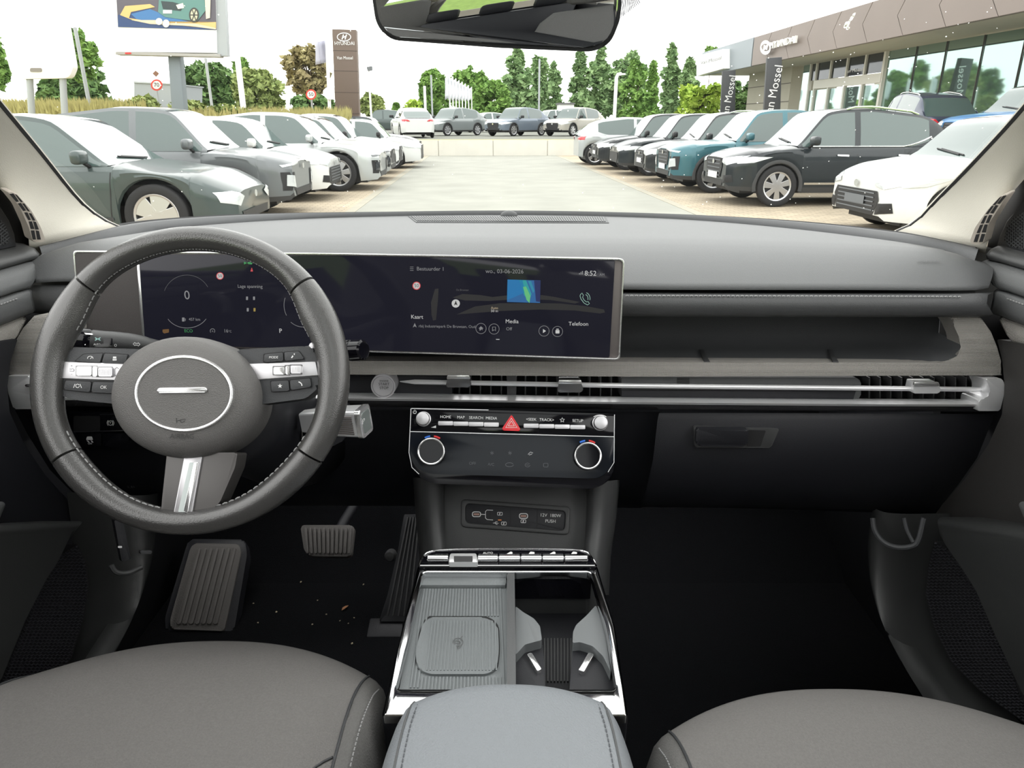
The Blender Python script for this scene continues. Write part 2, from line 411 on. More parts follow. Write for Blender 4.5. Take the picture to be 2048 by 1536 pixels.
def pillar_vent(sg, root):
    if sg < 0:
        pl = PL.three(W(80, 470, 1.085), W(20, 390, 1.045), W(95, 400, 1.09))
        outer = rp([(15, 384), (30, 384), (62, 420), (82, 455), (91, 481), (86, 484), (66, 485), (58, 455), (40, 415)], 6)
        cells = [((19, 388), (27, 387), (38, 403), (33, 404)), ((30, 388), (34, 390), (46, 404), (42, 404)), ((36, 407), (42, 406), (52, 421), (47, 422)), ((45, 407), (49, 407), (60, 423), (56, 422)),
                 ((49, 425), (55, 425), (62, 440), (57, 440)), ((58, 426), (63, 427), (71, 441), (66, 441)), ((58, 443), (64, 443), (69, 458), (62, 458)), ((67, 443), (72, 444), (78, 459), (71, 459)),
                 ((62, 461), (69, 461), (72, 479), (66, 479)), ((72, 461), (78, 462), (82, 479), (75, 479))]
    else:
        pl = PL.three(W(1960, 470, 1.085), W(2020, 390, 1.045), W(1945, 400, 1.09))
        outer = rp([(2016, 388), (2003, 390), (1975, 420), (1950, 455), (1939, 484), (1945, 488), (1966, 489), (1976, 450), (1998, 415)], 6)
        cells = [((1941 + (2048 - 1950 - 0) * 0 + x, y) for x, y in ()) for _ in ()]
        L = [((2013, 391), (2006, 392), (1994, 407), (1999, 408)), ((2003, 393), (1999, 395), (1985, 410), (1990, 410)), ((1996, 411), (1991, 410), (1980, 426), (1986, 427)), ((1987, 412), (1983, 412), (1971, 428), (1976, 428)),
             ((1984, 430), (1978, 430), (1971, 446), (1977, 446)), ((1974, 431), (1969, 432), (1961, 447), (1967, 447)), ((1975, 449), (1969, 449), (1963, 465), (1971, 465)), ((1966, 449), (1960, 450), (1953, 466), (1959, 466)),
             ((1970, 468), (1963, 468), (1958, 484), (1965, 484)), ((1959, 468), (1952, 469), (1947, 484), (1954, 484))]
        cells = L
    o = slab('demister_outlet', pl, outer, -.004, .016, 'beige_grille', root, .002)
    slabs('slot', pl, cells, .0162, .0168, 'seal_rubber', o)
pillar_vent(-1, PLROOT); pillar_vent(1, PRROOT)
# ================================================================ dashboard
dash = thing('dashboard', 'dark grey dashboard spanning the cabin below the windscreen', 'dashboard', (0, 1.05, H - .35))
FE = [(47, 566, 1.045), (90, 565, 1.03), (145, 563, 1.03), (400, 566, 1.015), (700, 572, .99), (1250, 579, .965), (1700, 580, .965), (1930, 581, .975), (1977, 576, 1.005)]
PB = [(84, 508, 1.085), (130, 499, 1.13), (225, 480, 1.22), (330, 458, 1.33), (560, 440, 1.44), (800, 432, 1.49), (1020, 430, 1.5), (1220, 433, 1.49), (1400, 441, 1.45), (1600, 459, 1.36), (1800, 484, 1.2), (1900, 502, 1.12), (1950, 518, 1.05)]
LB = [(78, 497, 1.1), (200, 462, 1.24), (260, 448, 1.335), (400, 436, 1.42), (560, 430, 1.47), (800, 427, 1.51), (1020, 425, 1.52), (1220, 428, 1.51), (1400, 434, 1.48), (1600, 446, 1.41), (1790, 466, 1.27), (1900, 487, 1.15), (1958, 500, 1.085)]
def byx(c, n, x0, x1):
    """points of a row at even steps of x"""
    P = prow(c, 240); out = []; k = 0
    for i in range(n):
        x = P[0].x + (P[-1].x - P[0].x) * i / (n - 1)
        while k < len(P) - 2 and P[k + 1].x < x: k += 1
        q = (x - P[k].x) / max(P[k + 1].x - P[k].x, 1e-9); out.append(P[k].lerp(P[k + 1], max(0, min(1, q))))
    return out
fe = byx(FE, 80, 0, 0); pb = byx(PB, 80, 0, 0); rws = []
for k in range(15):
    s = (k / 14) ** 1.4; r = []
    for i, (p, q) in enumerate(zip(fe, pb)):
        e = min(i, 79 - i) / 79; bl = .034 * min(1, e / .05 + .35); sd = (1 if i > 40 else -1) * .026 * max(0, 1 - e / .05) ** 2
        w = 1 - (1 - s / .30) ** 2.4 if s < .30 else max(0, (1 - s) / .70)
        r.append(p.lerp(q, s) + V((sd * math.sin(math.pi * min(1, s * 1.25)), 0, bl * w)))
    rws.append(r)
rws = [[p + V((0, .012, -.002)) for p in fe]] + rws + [[p + V((0, .01, -.006)) for p in pb]]
grid('top_pad', rws, 'soft_grey', dash, smooth='all')
pb2 = prow(PB, 80); lb = prow(LB, 80)
grid('rear_lip', [[p + V((0, .006, -.012)) for p in pb2]] + [[p.lerp(q, s) + V((0, 0, .008 * math.sin(math.pi * s) - .003 * (1 - s))) for p, q in zip(pb2, lb)] for s in (0, .25, .5, .75, 1)] + [[q + V((0, .01, -.02)) for q in lb]], 'soft_dark', dash, smooth='all')
# dark painted border of the glass just above the dashboard, and a small sensor dome
tube('glass_border', [q + V((0, .008, -.001)) for q in lb], .004, 'seal_rubber', dash, n=6)
lathe('light_sensor', W(1018, 430, 1.47), (0, 0, 1), [(.017, -.004), (.017, 0), (.015, .004), (.010, .007), (.004, .0085), (0, .009)], 'soft_dark', dash, 20)
# speaker slot grille at the base of the glass
padt = BVHTree.FromPolygons([v for r in rws for v in r], [(i * 80 + j, i * 80 + j + 1, i * 80 + j + 81, i * 80 + j + 80) for i in range(len(rws) - 1) for j in range(79)])
def onpad(px, py, h=0.0):
    d = ray(px, py).normalized(); hit = padt.ray_cast(CAM, d)
    return (hit[0] if hit[0] else W(px, py, 1.4)) + V((0, 0, h))
def padplate(name, polys, h0, h1, mat, parent=dash):
    bm = bmesh.new()
    for pts in polys:
        top = [onpad(x, y, h1) for x, y in pts]; bm_prism(bm, top, [p - V((0, 0, h1 - h0)) for p in top])
    return bm_obj(name, bm, mat, parent, False)
def padrow(y, x0, x1, n=24): return [(lerp(x0, x1, i / n), y + 1.2 * i / n) for i in range(n + 1)]
gf = [padrow(433, 816, 1211), padrow(445.5, 832, 1218)]
padplate('grille_frame', [gf[0] + gf[1][::-1]], -.004, .0012, 'soft_dark')
gi = [padrow(434.4, 822, 1206), padrow(444, 834, 1211)]
padplate('speaker_grille', [gi[0] + gi[1][::-1]], -.003, .0016, 'black_plastic')
padplate('grille_bars', [[(lerp(823, 1204, i / 80), 434.5 + i / 70), (lerp(823, 1204, i / 80) + 2.2, 434.5 + i / 70), (lerp(835, 1209, i / 80) + 2.2, 443.9 + i / 70), (lerp(835, 1209, i / 80), 443.9 + i / 70)] for i in range(81)], -.001, .0026, 'soft_grey')['kind'] = 'stuff'
# front pad with sewn seam
R2 = [[(48, 571, 1.05), (145, 570, 1.04), (400, 573, 1.025), (700, 578, 1.0), (1250, 585, .972), (1930, 586, .98), (1974, 583, 1.01)],
      [(47, 576, 1.043), (145, 575, 1.03), (400, 578, 1.013), (700, 583, .988), (1250, 589, .962), (1930, 590, .97), (1977, 588, 1.003)],
      [(52, 600, 1.04), (145, 600, 1.02), (400, 602, 1.006), (700, 606, .982), (1250, 611, .957), (1930, 612, .965), (1974, 607, .998)],
      [(60, 618, 1.045), (145, 618, 1.025), (400, 620, 1.012), (700, 624, .99), (1250, 628, .964), (1930, 630, .972), (1966, 624, 1.003)],
      [(66, 626, 1.055), (145, 626, 1.035), (400, 627, 1.025), (700, 630, 1.0), (1250, 633, .975), (1930, 634, .985), (1958, 631, 1.015)],
      [(70, 626, 1.12), (145, 626, 1.11), (400, 627, 1.11), (700, 629, 1.11), (1250, 632, 1.11), (1900, 632, 1.11), (1940, 630, 1.10)]]
grid('front_pad', [byx(r, 70, 0, 0) for r in R2], M('pad_grey', (.074, .076, .078), .52, bump=.25, bs=900, spec=.4), dash, smooth='all')
sp = prow([(1252, 592, .9595), (1500, 592.5, .9595), (1700, 593, .9595), (1925, 594, .967)], 30)
dashes('stitching', sp, 'thread_light', dash, .0062, .0042, .0008)
# open shelf under the pad
S3 = [[(560, 612, 1.115), (1240, 612, 1.115), (1700, 612, 1.115), (1790, 612, 1.11), (1890, 612, 1.08), (1935, 616, 1.02)],
      [(560, 672, 1.10), (1240, 672, 1.10), (1700, 672, 1.10), (1790, 671, 1.09), (1880, 665, 1.05), (1928, 656, .995)],
      [(560, 690, 1.078), (1240, 692, 1.078), (1700, 691, 1.078), (1790, 690, 1.068), (1880, 692, 1.03), (1926, 690, .988)],
      [(560, 697, 1.06), (1240, 699, 1.06), (1700, 699, 1.06), (1790, 699, 1.052), (1880, 708, 1.01), (1922, 712, .986)],
      [(560, 726, .986), (1240, 728, .986), (1700, 729, .986), (1800, 729, .986), (1870, 729, .985), (1908, 724, .984)]]
grid('shelf', [byx(r, 60, 0, 0) for r in S3], M('shelf_grey', (.085, .088, .092), .5, bump=.2, bs=900), dash, smooth='all')
for x in (1398, 1655):
    P = [W(x, 702, 1.055), W(x + 8, 702, 1.055), W(x + 22, 727, .984), W(x + 10, 727, .984)]
    bm = bmesh.new(); bm_prism(bm, [p + V((0, 0, .003)) for p in P], [p - V((0, 0, .004)) for p in P], .001); bm_obj('shelf_rib', bm, 'mid_plastic', dash, True)
# woven band that carries on round the right end
BP = PL((0, .985, H - .33), (0, -1, .12))
band = [(14, 752), (18, 715), (28, 685), (44, 656), (66, 632), (80, 629), (165, 628), (168, 640), (168, 716), (180, 722), (700, 722), (1240, 724), (1870, 726), (1900, 724), (1918, 714), (1926, 694), (1922, 672), (1912, 650), (1903, 638), (1906, 633), (1958, 632), (1966, 638), (1982, 664), (1994, 694), (2002, 722), (2006, 752), (1250, 753), (690, 749), (300, 751)]
slab('fabric_band', BP, band, -.035, .002, 'band_fabric', dash, .004)
# ventilation strip: dark recess, upright fins, slim blade, sliders
VP = PL((0, 1.015, H - .33), (0, -1, .1))
slab('vent_recess', VP, [(60, 748), (1985, 750), (1985, 800), (60, 800)], -.06, -.035, 'seal_rubber', dash)
slab('vent_surround', VP, [(690, 750), (905, 750), (905, 796), (690, 790)], -.03, .008, 'black_plastic', dash, .003)
slab('vent_divider', VP, rp([(1013, 751), (1034, 751), (1032, 796), (1015, 796)], 3), -.03, .006, 'mid_plastic', dash, .003)
slab('centre_panel', VP, rp([(1243, 754), (1712, 755), (1722, 762), (1722, 794), (1712, 800), (1243, 798)], 4), -.03, .010, 'soft_grey', dash, .004)
slab('centre_lower_panel', VP, [(1243, 780), (1712, 783), (1706, 802), (1243, 800)], .010, .013, 'black_plastic', dash, .001)
for k in range(5): slab('microphone_slot', VP, [(1354, 756 + k * 3), (1379, 756.3 + k * 3), (1379, 757.7 + k * 3), (1354, 757.4 + k * 3)], .0101, .0108, 'seal_rubber', dash)
def fin(x, y0=752, y1=797): slab('vent_fin', VP, [(x, y0), (x + 2.4, y0), (x + 1.6, y1), (x - .8, y1)], -.03, -.004, 'mid_plastic', dash)
for i in range(5): fin(918 + i * 21)
for i in range(9): fin(1050 + i * 21.5)
for i in range(11): fin(1738 + i * 21.5, 755, 800)
tube('vent_blade', prow([(800, 763, .993), (812, 763.5, .988), (1000, 767, .986), (1240, 771, .986), (1700, 776, .986), (1980, 779, .990)], 30), [.0008] + [.0042] * 28 + [.0025], 'satin_silver', dash, n=10, flat=.85)
def slider(x0, y0, x1, y1, m):
    g = slab('vent_slider', VP, rp([(x0 + 4, y0), (x1 - 4, y0), (x1 + 2, y1 - 6), (x1 - 3, y1), (x0 + 2, y1), (x0, y1 - 6)], 2), .012, .034, 'dark_chrome' if m else 'satin_silver', dash, .003)
    slab('slider_cap', VP, rp([(x0 + 3, y0 - 1), (x1 - 3, y0 - 1), (x1, y0 + 7), (x0 + 1, y0 + 7)], 2), .034, .0365, 'bright_silver', g, .001)
slider(892, 751, 941, 775, 1); slider(1115, 761, 1165, 785, 1); slider(1826, 765, 1880, 787, 0)
# start button
so = VP.hit(768, 770, .030)
o = lathe('start_button', so, VP.n, [(.0178, -.03), (.0178, .006), (.0175, .0075), (.0158, .0075), (.0152, .006), (.0150, .006), (.0143, .0078), (.010, .0074), (0, .0072)], 'white_silver', dash, 40)
BTN = PL(so + VP.n * .0078, VP.n)
text('ENGINE', BTN, 768, 762, 5, 'print_dark', o, .0006); text('START', BTN, 768, 768.5, 7.5, 'print_dark', o, .0006); text('STOP', BTN, 768, 776, 7.5, 'print_dark', o, .0006)
# silver rail below the vents with end caps
C4 = [[(60, 783, 1.004), (700, 785, 1.004), (1240, 793, 1.002), (1700, 797, 1.002), (1975, 798, 1.002)], [(60, 785, .996), (700, 787, .994), (1240, 795, .992), (1700, 799, .992), (1970, 800, .992)],
      [(60, 795, .975), (700, 797, .970), (1240, 804, .968), (1700, 808, .968), (1968, 809, .970)], [(60, 800, .976), (700, 801, .972), (1240, 808, .970), (1700, 812, .970), (1968, 813, .972)],
      [(60, 812, .99), (700, 813, .985), (1240, 818, .984), (1700, 822, .984), (1975, 822, .986)], [(60, 813, 1.03), (700, 814, 1.03), (1240, 819, 1.03), (1700, 823, 1.03), (1975, 823, 1.03)]]
C5 = [byx(r, 50, 0, 0) for r in C4]
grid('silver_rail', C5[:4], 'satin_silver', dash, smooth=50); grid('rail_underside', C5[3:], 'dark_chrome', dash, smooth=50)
slab('end_cap', BP, rp([(1971, 758), (2004, 757), (2009, 768), (2008, 790), (2000, 822), (1955, 822), (1958, 800), (1972, 797), (1980, 788), (1980, 776)], 4), -.03, .012, 'satin_silver', dash, .004)
slab('end_cap', BP, rp([(13, 752), (60, 752), (64, 764), (66, 790), (110, 795), (110, 818), (27, 818), (16, 785)], 4), -.03, .012, 'satin_silver', dash, .004)
slab('cap_pin', BP, rect(50, 768, 62, 774, 2), .012, .02, 'bright_silver', dash, .001)
# knee panel on the driver side
K5 = [[(30, 820, 1.03), (400, 818, 1.02), (820, 820, 1.02), (1322, 824, 1.02)], [(56, 870, 1.03), (400, 870, 1.03), (820, 870, 1.03), (1316, 880, 1.03)], [(100, 940, 1.05), (400, 940, 1.05), (820, 940, 1.05), (1306, 960, 1.05)],
      [(150, 990, 1.08), (400, 990, 1.08), (820, 990, 1.08), (1290, 1010, 1.08)], [(190, 1012, 1.16), (400, 1012, 1.16), (820, 1012, 1.16), (1282, 1016, 1.20)]]
grid('knee_panel', [byx(r, 40, 0, 0) for r in K5], 'black_plastic', dash, smooth='all')
KP = PL.three(W(140, 830, 1.015), W(280, 830, 1.01), W(200, 900, 1.02))
sw = slab('switch_panel', KP, rp([(128, 823), (300, 826), (292, 880), (262, 898), (150, 900), (140, 880)], 8), -.01, .008, 'piano_black', dash, .002)
slab('coin_recess', KP, rect(147, 832, 200, 862, 3), .008, .0085, 'seal_rubber', sw)
slab('parking_brake_switch', KP, rp([(202, 830), (243, 831), (248, 860), (204, 863)], 3), .008, .011, 'piano_black', sw, .001)
slab('stability_switch', KP, rp([(150, 868), (202, 867), (203, 892), (153, 894)], 3), .008, .011, 'piano_black', sw, .001)
slab('blank_switch', KP, rp([(205, 867), (262, 866), (256, 884), (240, 891), (206, 892)], 3), .008, .011, 'piano_black', sw, .001)
slab('panel_edge', KP, [(147, 862.5), (246, 860.5), (246, 862), (147, 864.3)], .011, .0115, 'chrome', sw)
slab('panel_edge', KP, [(200, 828.5), (242, 828), (242, 829.5), (200, 830)], .008, .0115, 'chrome', sw)
strokes('brake_symbol', KP, [ell(221, 846, 4.6, 4.6, 20)], 1.1, 'print_white', sw, .0113, closed=True)
strokes('brake_symbol', KP, [ell(221, 846, 6.8, 6.8, 10, -50, 50), ell(221, 846, 6.8, 6.8, 10, 130, 230)], 1.1, 'print_white', sw, .0113)
text('P', KP, 221, 846, 7, 'print_white', sw, .0114)
fills('stability_symbol', KP, [rp([(174, 873), (184, 873), (186, 880), (172, 880)], 2), [(173, 881), (176, 881), (180, 885), (177, 885)], [(181, 881), (184, 881), (187, 885), (184, 885)]], 'print_white', sw, .0113)
text('OFF', KP, 180, 887.5, 5, 'print_white', sw, .0114)
text('3_E1', PL.three(W(240, 960, 1.055), W(290, 960, 1.055), W(260, 980, 1.065)), 262, 974, 8, 'print_grey', dash, .004)
# glove box
G6 = [[(1318, 826, .995), (1500, 826, .985), (1800, 827, .985), (1988, 828, 1.0)], [(1315, 840, .99), (1500, 840, .978), (1800, 840, .978), (1984, 842, .995)], [(1306, 920, .99), (1500, 920, .98), (1800, 920, .985), (1954, 916, 1.01)],
      [(1295, 970, 1.0), (1500, 970, .992), (1800, 975, 1.0), (1916, 970, 1.03)], [(1284, 1008, 1.03), (1500, 1012, 1.02), (1750, 1020, 1.03), (1872, 1026, 1.05)], [(1281, 1014, 1.08), (1500, 1017, 1.07), (1750, 1025, 1.08), (1866, 1030, 1.09)], [(1281, 1014, 1.3), (1500, 1016, 1.3), (1750, 1022, 1.3), (1850, 1028, 1.3)]]
gb = grid('glovebox_door', [byx(r, 40, 0, 0) for r in G6], 'black_plastic', dash, smooth='all')
GP = PL.three(W(1400, 860, .979), W(1560, 860, .979), W(1400, 896, .979))
slab('latch_recess', GP, rp([(1388, 855), (1540, 857), (1559, 858), (1542, 896), (1390, 895)], 4), -.004, .004, 'mid_plastic', gb, .002)
slab('latch_hollow', GP, rp([(1497, 860), (1532, 861), (1521, 893), (1494, 893)], 3), .004, .0045, 'seal_rubber', gb)
slab('latch_handle', GP, rp([(1393, 857), (1494, 858), (1498, 864), (1497, 886), (1490, 893), (1397, 893), (1391, 886)], 5), .004, .011, 'black_plastic', gb, .003)
text('AIRBAG', PL.three(W(1850, 522, 1.06), W(1900, 523, 1.055), W(1850, 535, 1.03)), 1858, 522, 12, 'soft_dark', dash, .014, sx=1.1)
slab('seam_light_block', PL((0, 1.07, H - .25), (0, -1, 0)), [(80, 545), (1955, 552), (1945, 622), (90, 618)], -.03, .0, 'seal_rubber', dash)  # dark filler added behind the pad seam to stop light showing through
for sgx, pts in ((-1, [(20, 497), (90, 497), (150, 560), (150, 840), (10, 840)]), (1, [(1942, 499), (2030, 497), (2040, 840), (1880, 840), (1900, 560)])):
    slab('end_gap_shade', PL((0, 1.115, H - .3), (0, -1, 0)), pts, -.02, .0, 'seal_rubber', dash)  # black sheet standing in for the shade between dashboard and door
# ================================================================ wide curved display
disp = thing('wide_display', 'wide dark glass display panel with silver edge behind the steering wheel', 'screen', W(760, 712, .97))
DP = PL.three(W(283, 505, 1.0), W(1248, 518, .932), W(290, 692, .985))
slab('housing', DP, rp([(145, 503), (285, 502), (1240, 517), (1249, 527), (1240, 710), (1230, 719), (700, 702), (292, 692), (158, 676)], 8), -.022, -.001, 'bezel_grey', disp, .002)
ring('silver_edge', DP, rp([(145, 501), (700, 507), (1249, 517), (1240, 720), (700, 703), (158, 678)], [8, 0, 10, 8, 0, 6]), rp([(149, 505), (700, 510), (1246, 520.5), (1237, 717), (700, 700.5), (162, 675)], [8, 0, 10, 8, 0, 6]), -.003, .0012, 'bright_silver', disp, .0005)
slab('side_panel', DP, rp([(150, 506), (277, 508), (288, 690), (163, 675)], 5), -.002, .0006, M('display_side', (.075, .068, .066), .7, bump=.6, bs=1500), disp, .0004)
slab('bright_strip', DP, [(272, 508), (277, 508), (290, 690), (285, 690)], -.002, .0022, 'bright_silver', disp, .0004)
SCR = M('screen_glass', (.006, .006, .009), .06, spec=.22, emit=(.008, .008, .013), es=1.0)
gl = slab('screen', DP, rp([(278, 508), (700, 511.5), (1230, 521), (1219, 715), (700, 699), (291, 689)], 3), -.001, .0016, SCR, disp, .0004)
tw = M('screen_white', (.1, .1, .1), .5, emit=(.42, .42, .42)); tg = M('screen_grey', (.05, .05, .05), .5, emit=(.16, .16, .17)); td = M('screen_dim', (.03, .03, .03), .5, emit=(.06, .06, .066))
tgreen = M('screen_green', (.02, .1, .02), .5, emit=(.02, .16, .06)); tred = M('screen_red', (.1, .02, .02), .5, emit=(.45, .04, .05)); tye = M('screen_yellow', (.1, .08, .02), .5, emit=(.20, .14, .03))
HS = .0020
def T(s, x, y, z, m=tw, **k): return text(s, DP, x, y, z, m, gl, HS, rot=-.012, **k)
T('Bestuurder 1', 861, 538, 10.5, tg); strokes('menu_symbol', DP, [[(820, 534), (827, 534)], [(820, 537.5), (827, 537.5)], [(820, 541), (827, 541)]], .9, tg, gl, HS)
T('wo., 03-06-2026', 1009, 543, 11.5, tg); T('8:52', 1181, 547, 14, tw); T('AM', 1204, 549.5, 7, tg)
fills('signal_symbol', DP, [[(1158, 549), (1160, 549), (1160, 546), (1158, 546)], [(1161, 549), (1163, 549), (1163, 544), (1161, 544)], [(1164, 549), (1166, 549), (1166, 542), (1164, 542)]], tg, gl, HS)
T('Kaart', 834, 634, 11, tw); T('Media', 1024, 643, 11, tw); T('Telefoon', 1157, 648, 11, tw); T('Off', 1018, 658, 9, tg)
T('rbij Industriepark De Bruwaan, Oud', 894, 653, 7.8, tg); fills('arrow_symbol', DP, [[(829.5, 646), (833.5, 655), (829.5, 652.5), (825.5, 655)]], tg, gl, HS)
def limit(x, y, r):
    fills('speed_limit_symbol', DP, [ell(x, y, r, r, 24)], tred, gl, HS); fills('speed_limit_symbol', DP, [ell(x, y, r * .8, r * .8, 24)], tw, gl, HS + .0002)
    text('50', DP, x, y, r * 1.15, M('screen_ink', (.01, .01, .01), .5), gl, HS + .0004, rot=-.012)
limit(833, 571.5, 8.2); limit(440, 552, 7.4)
fills('position_symbol', DP, [ell(911.5, 607, 8.2, 8.2, 24)], tw, gl, HS); fills('position_symbol', DP, [[(911.5, 601), (915, 611), (911.5, 608.5), (908, 611)]], MATS['screen_ink'], gl, HS + .0003)
T('De Bruwaan', 925, 580, 5, td); T('Auto', 989, 616, 7, M('screen_amber', (.1, .08, .05), .5, emit=(.34, .28, .2))); T('50 m', 989, 622, 7, tw)
def circ(x, y): strokes('button_ring', DP, [ell(x, y, 10.3, 10.3, 28)], .9, tg, gl, HS, closed=True)
for x, y in ((962, 657), (988, 658), (1088, 662), (1115, 663)): circ(x, y)
fills('home_symbol', DP, [[(962, 652.5), (967, 657), (965, 657), (965, 661), (962.8, 658), (961, 661), (959, 661), (959, 657), (957, 657)]], tg, gl, HS)
strokes('bookmark_symbol', DP, [[(985, 662), (985, 654), (991, 654), (991, 662), (988, 659.5), (985, 662)]], 1.2, tg, gl, HS)
fills('play_symbol', DP, [[(1086, 658), (1092, 662), (1086, 666)]], tw, gl, HS); fills('radio_symbol', DP, [rp([(1111, 660), (1119, 660), (1119, 667), (1111, 667)], 1.5), [(1112.5, 657.5), (1117.5, 657.5), (1117.5, 659), (1112.5, 659)]], tw, gl, HS)
strokes('phone_symbol', DP, [[(1161, 589), (1164, 586), (1167, 591), (1165, 594), (1168, 600), (1173, 604), (1176, 603), (1179, 607), (1175, 610), (1168, 606), (1162, 598), (1160, 592), (1161, 589)], ell(1170, 597, 6, 8, 8, -80, 20), ell(1170, 597, 10, 12, 8, -75, 15)], 1.1, M('screen_mint', (.05, .1, .08), .5, emit=(.22, .36, .31)), gl, HS)
# album picture: broad colour strokes of northern lights
alb = slab('album_picture', DP, [(1015, 559), (1081, 561), (1080, 606), (1014, 604)], .0015, .0021, M('album_blue', (.01, .03, .08), .4, emit=(.012, .085, .22)), gl)
for pts, c, nm in (([(1015, 559), (1045, 560), (1050, 585), (1020, 598), (1014, 600)], (.01, .14, .34), 'album_azure'), ([(1038, 560), (1052, 560.5), (1063, 588), (1058, 603), (1048, 590)], (.02, .26, .27), 'album_teal'),
                   ([(1046, 574), (1052, 573), (1061, 592), (1059, 606), (1053, 600)], (.10, .40, .16), 'album_green'), ([(1056, 562), (1062, 562), (1069, 582), (1066, 586)], (.02, .20, .30), 'album_cyan'), ([(1068, 561), (1081, 561.3), (1080, 604), (1072, 603)], (.012, .02, .09), 'album_navy')):
    fills('picture_area', DP, [pts], M(nm, tuple(x * .1 for x in c), .4, emit=c), alb, HS + (.0002 if nm != 'album_green' else .0004))
# smears of touch on the glass
SM = M('finger_smear', (.022, .021, .023), .35)
fills('finger_smear', DP, [[(863, 668 - 38), (862, 605), (870, 578), (877, 577), (876, 600), (872, 640), (866, 641)], [(913, 629), (950, 613), (1000, 606.5), (1060, 606), (1120, 607), (1170, 612), (1208, 619), (1210, 625), (1200, 627), (1150, 621), (1080, 619), (1000, 622), (950, 626)],
                            [(905, 595), (925, 588), (960, 590), (985, 594), (1030, 589), (1075, 589), (1110, 594), (1160, 604), (1150, 607), (1100, 600), (1040, 598), (980, 602), (930, 601)]], SM, gl, .0017)
fills('cursor_mark', DP, [[(992, 678), (999, 678.2), (999, 679.5), (992, 679.3)]], tw, gl, HS)
# instrument half
T('0', 374, 591, 24, tg); T('Lage spanning', 500, 573, 9, tg); T('457 km', 389, 639, 7.6, tg); T('ECO', 377, 662, 8.5, tgreen); T('16', 452, 662, 9.5, tg); T('°C', 460, 663, 6, tg); T('P', 561, 662, 12, tw)
strokes('gauge_arc', DP, [ell(374, 620, 44, 36, 16, 30, 150)], .9, tg, gl, HS); strokes('gauge_arc', DP, [ell(374, 598, 48, 48, 24, 200, 330)], .7, td, gl, HS)
strokes('gauge_arc', DP, [ell(606, 610, 38, 42, 10, 150, 200), ell(606, 612, 38, 42, 10, 80, 130)], .9, tg, gl, HS)
strokes('auto_hold_symbol', DP, [ell(425, 662, 4.6, 4.6, 14, -220, 40)], 1, tg, gl, HS); text('A', DP, 425, 662.5, 5, tg, gl, HS)
fills('lamp_symbol', DP, [ell(502, 526, 3, 3, 12), [(488, 523), (494, 526), (488, 529)], [(499, 523), (499, 529), (494, 526)]], tgreen, gl, HS); fills('seat_belt_symbol', DP, [ell(503.5, 537, 1.2, 1.2, 8), [(502, 538.5), (505, 538.5), (506, 543), (501, 543)]], tred, gl, HS)
fills('tyre_symbol', DP, [rect(492, 593, 496, 600, 1), rect(506, 593, 510, 600, 1), rect(493.5, 616, 497.5, 623, 1)], tg, gl, HS); fills('tyre_symbol', DP, [rect(507, 616, 511, 623, 1)], tye, gl, HS)
fills('fuel_symbol', DP, [rect(364, 635, 369, 643, .8), [(370, 637), (371.2, 637), (371.2, 642), (370, 642)]], tg, gl, HS)
fills('engine_symbol', DP, [rp([(325, 659), (338, 658), (338, 665), (328, 667), (325, 664)], 1.5)], M('screen_brown', (.04, .02, .01), .5, emit=(.10, .05, .012)), gl, HS)
fills('turn_arrow', DP, [[(655, 680 - 15), (662, 662), (662, 668)]], td, gl, HS)
# ================================================================ steering wheel
TW = math.radians(25); WN = V((0, -math.cos(TW), math.sin(TW)))
WC = W(382, 756, .78); WP = PL(WC, WN); WU = V((1, 0, 0)); WV = V((0, math.sin(TW), math.cos(TW)))
wheel = thing('steering_wheel', 'black leather steering wheel with oval hub and silver spokes', 'steering wheel', WC)
RW, RH = .1812, .1765
def wang(px, py):
    p = WP.hit(px, py) - WC; return math.degrees(math.atan2(p.dot(WV), p.dot(WU)))
def bmp(a, c, w):
    d = (a - c + 180) % 360 - 180; return math.exp(-(d / w) ** 2)
def rim_half(a):   # half thickness of the rim in its plane
    return .0142 + .0052 * (bmp(a, 152, 14) + bmp(a, 28, 14)) + .0036 * (bmp(a, 178, 20) + bmp(a, 2, 20)) + .0028 * (bmp(a, 222, 22) + bmp(a, 318, 22))
def rim_ring(a, k=1.0, n=18):
    t = math.radians(a); h = rim_half(a); d = WU * math.cos(t) * RW + WV * math.sin(t) * RH; e = d.normalized(); c = WC + d - e * h
    return [c + (e * math.cos(2 * math.pi * j / n) * h + WN * math.sin(2 * math.pi * j / n) * .0165) * k for j in range(n)]
seams = [wang(610, 566), wang(178, 566), wang(130, 921) % 360, wang(625, 917) % 360]
def rim_part(name, a0, a1, mat):
    n = max(8, int((a1 - a0) / 2.5)); e = .25; rw = [rim_ring(a0 + e, .93)]
    rw += [rim_ring(a0 + e * 2 + (a1 - a0 - e * 4) * i / n) for i in range(n + 1)]
    rw += [rim_ring(a1 - e, .93)]
    return grid(name, rw, mat, wheel, cu=True, caps=True, smooth=45)
M('grip_leather', (.050, .049, .047), .25, bump=.2, bs=900, spec=.9)
rim_part('rim_top', seams[0], seams[1], 'leather'); rim_part('rim_grip', seams[1], seams[2], 'grip_leather')
rim_part('rim_bottom', seams[2], seams[3], 'leather'); rim_part('rim_grip', seams[3] - 360, seams[0], 'grip_leather')
def inner(a):
    t = math.radians(a); h = rim_half(a); d = WU * math.cos(t) * RW + WV * math.sin(t) * RH; e = d.normalized()
    return WC + d - e * h * (2 - .06) + WN * .0045
dashes('stitching', [inner(a) for a in range(20, 161, 3)], 'thread_light', wheel, .0075, .0055, .0009)
dashes('stitching', [inner(a) for a in range(205, 337, 3)], 'thread_light', wheel, .0075, .0055, .0009)
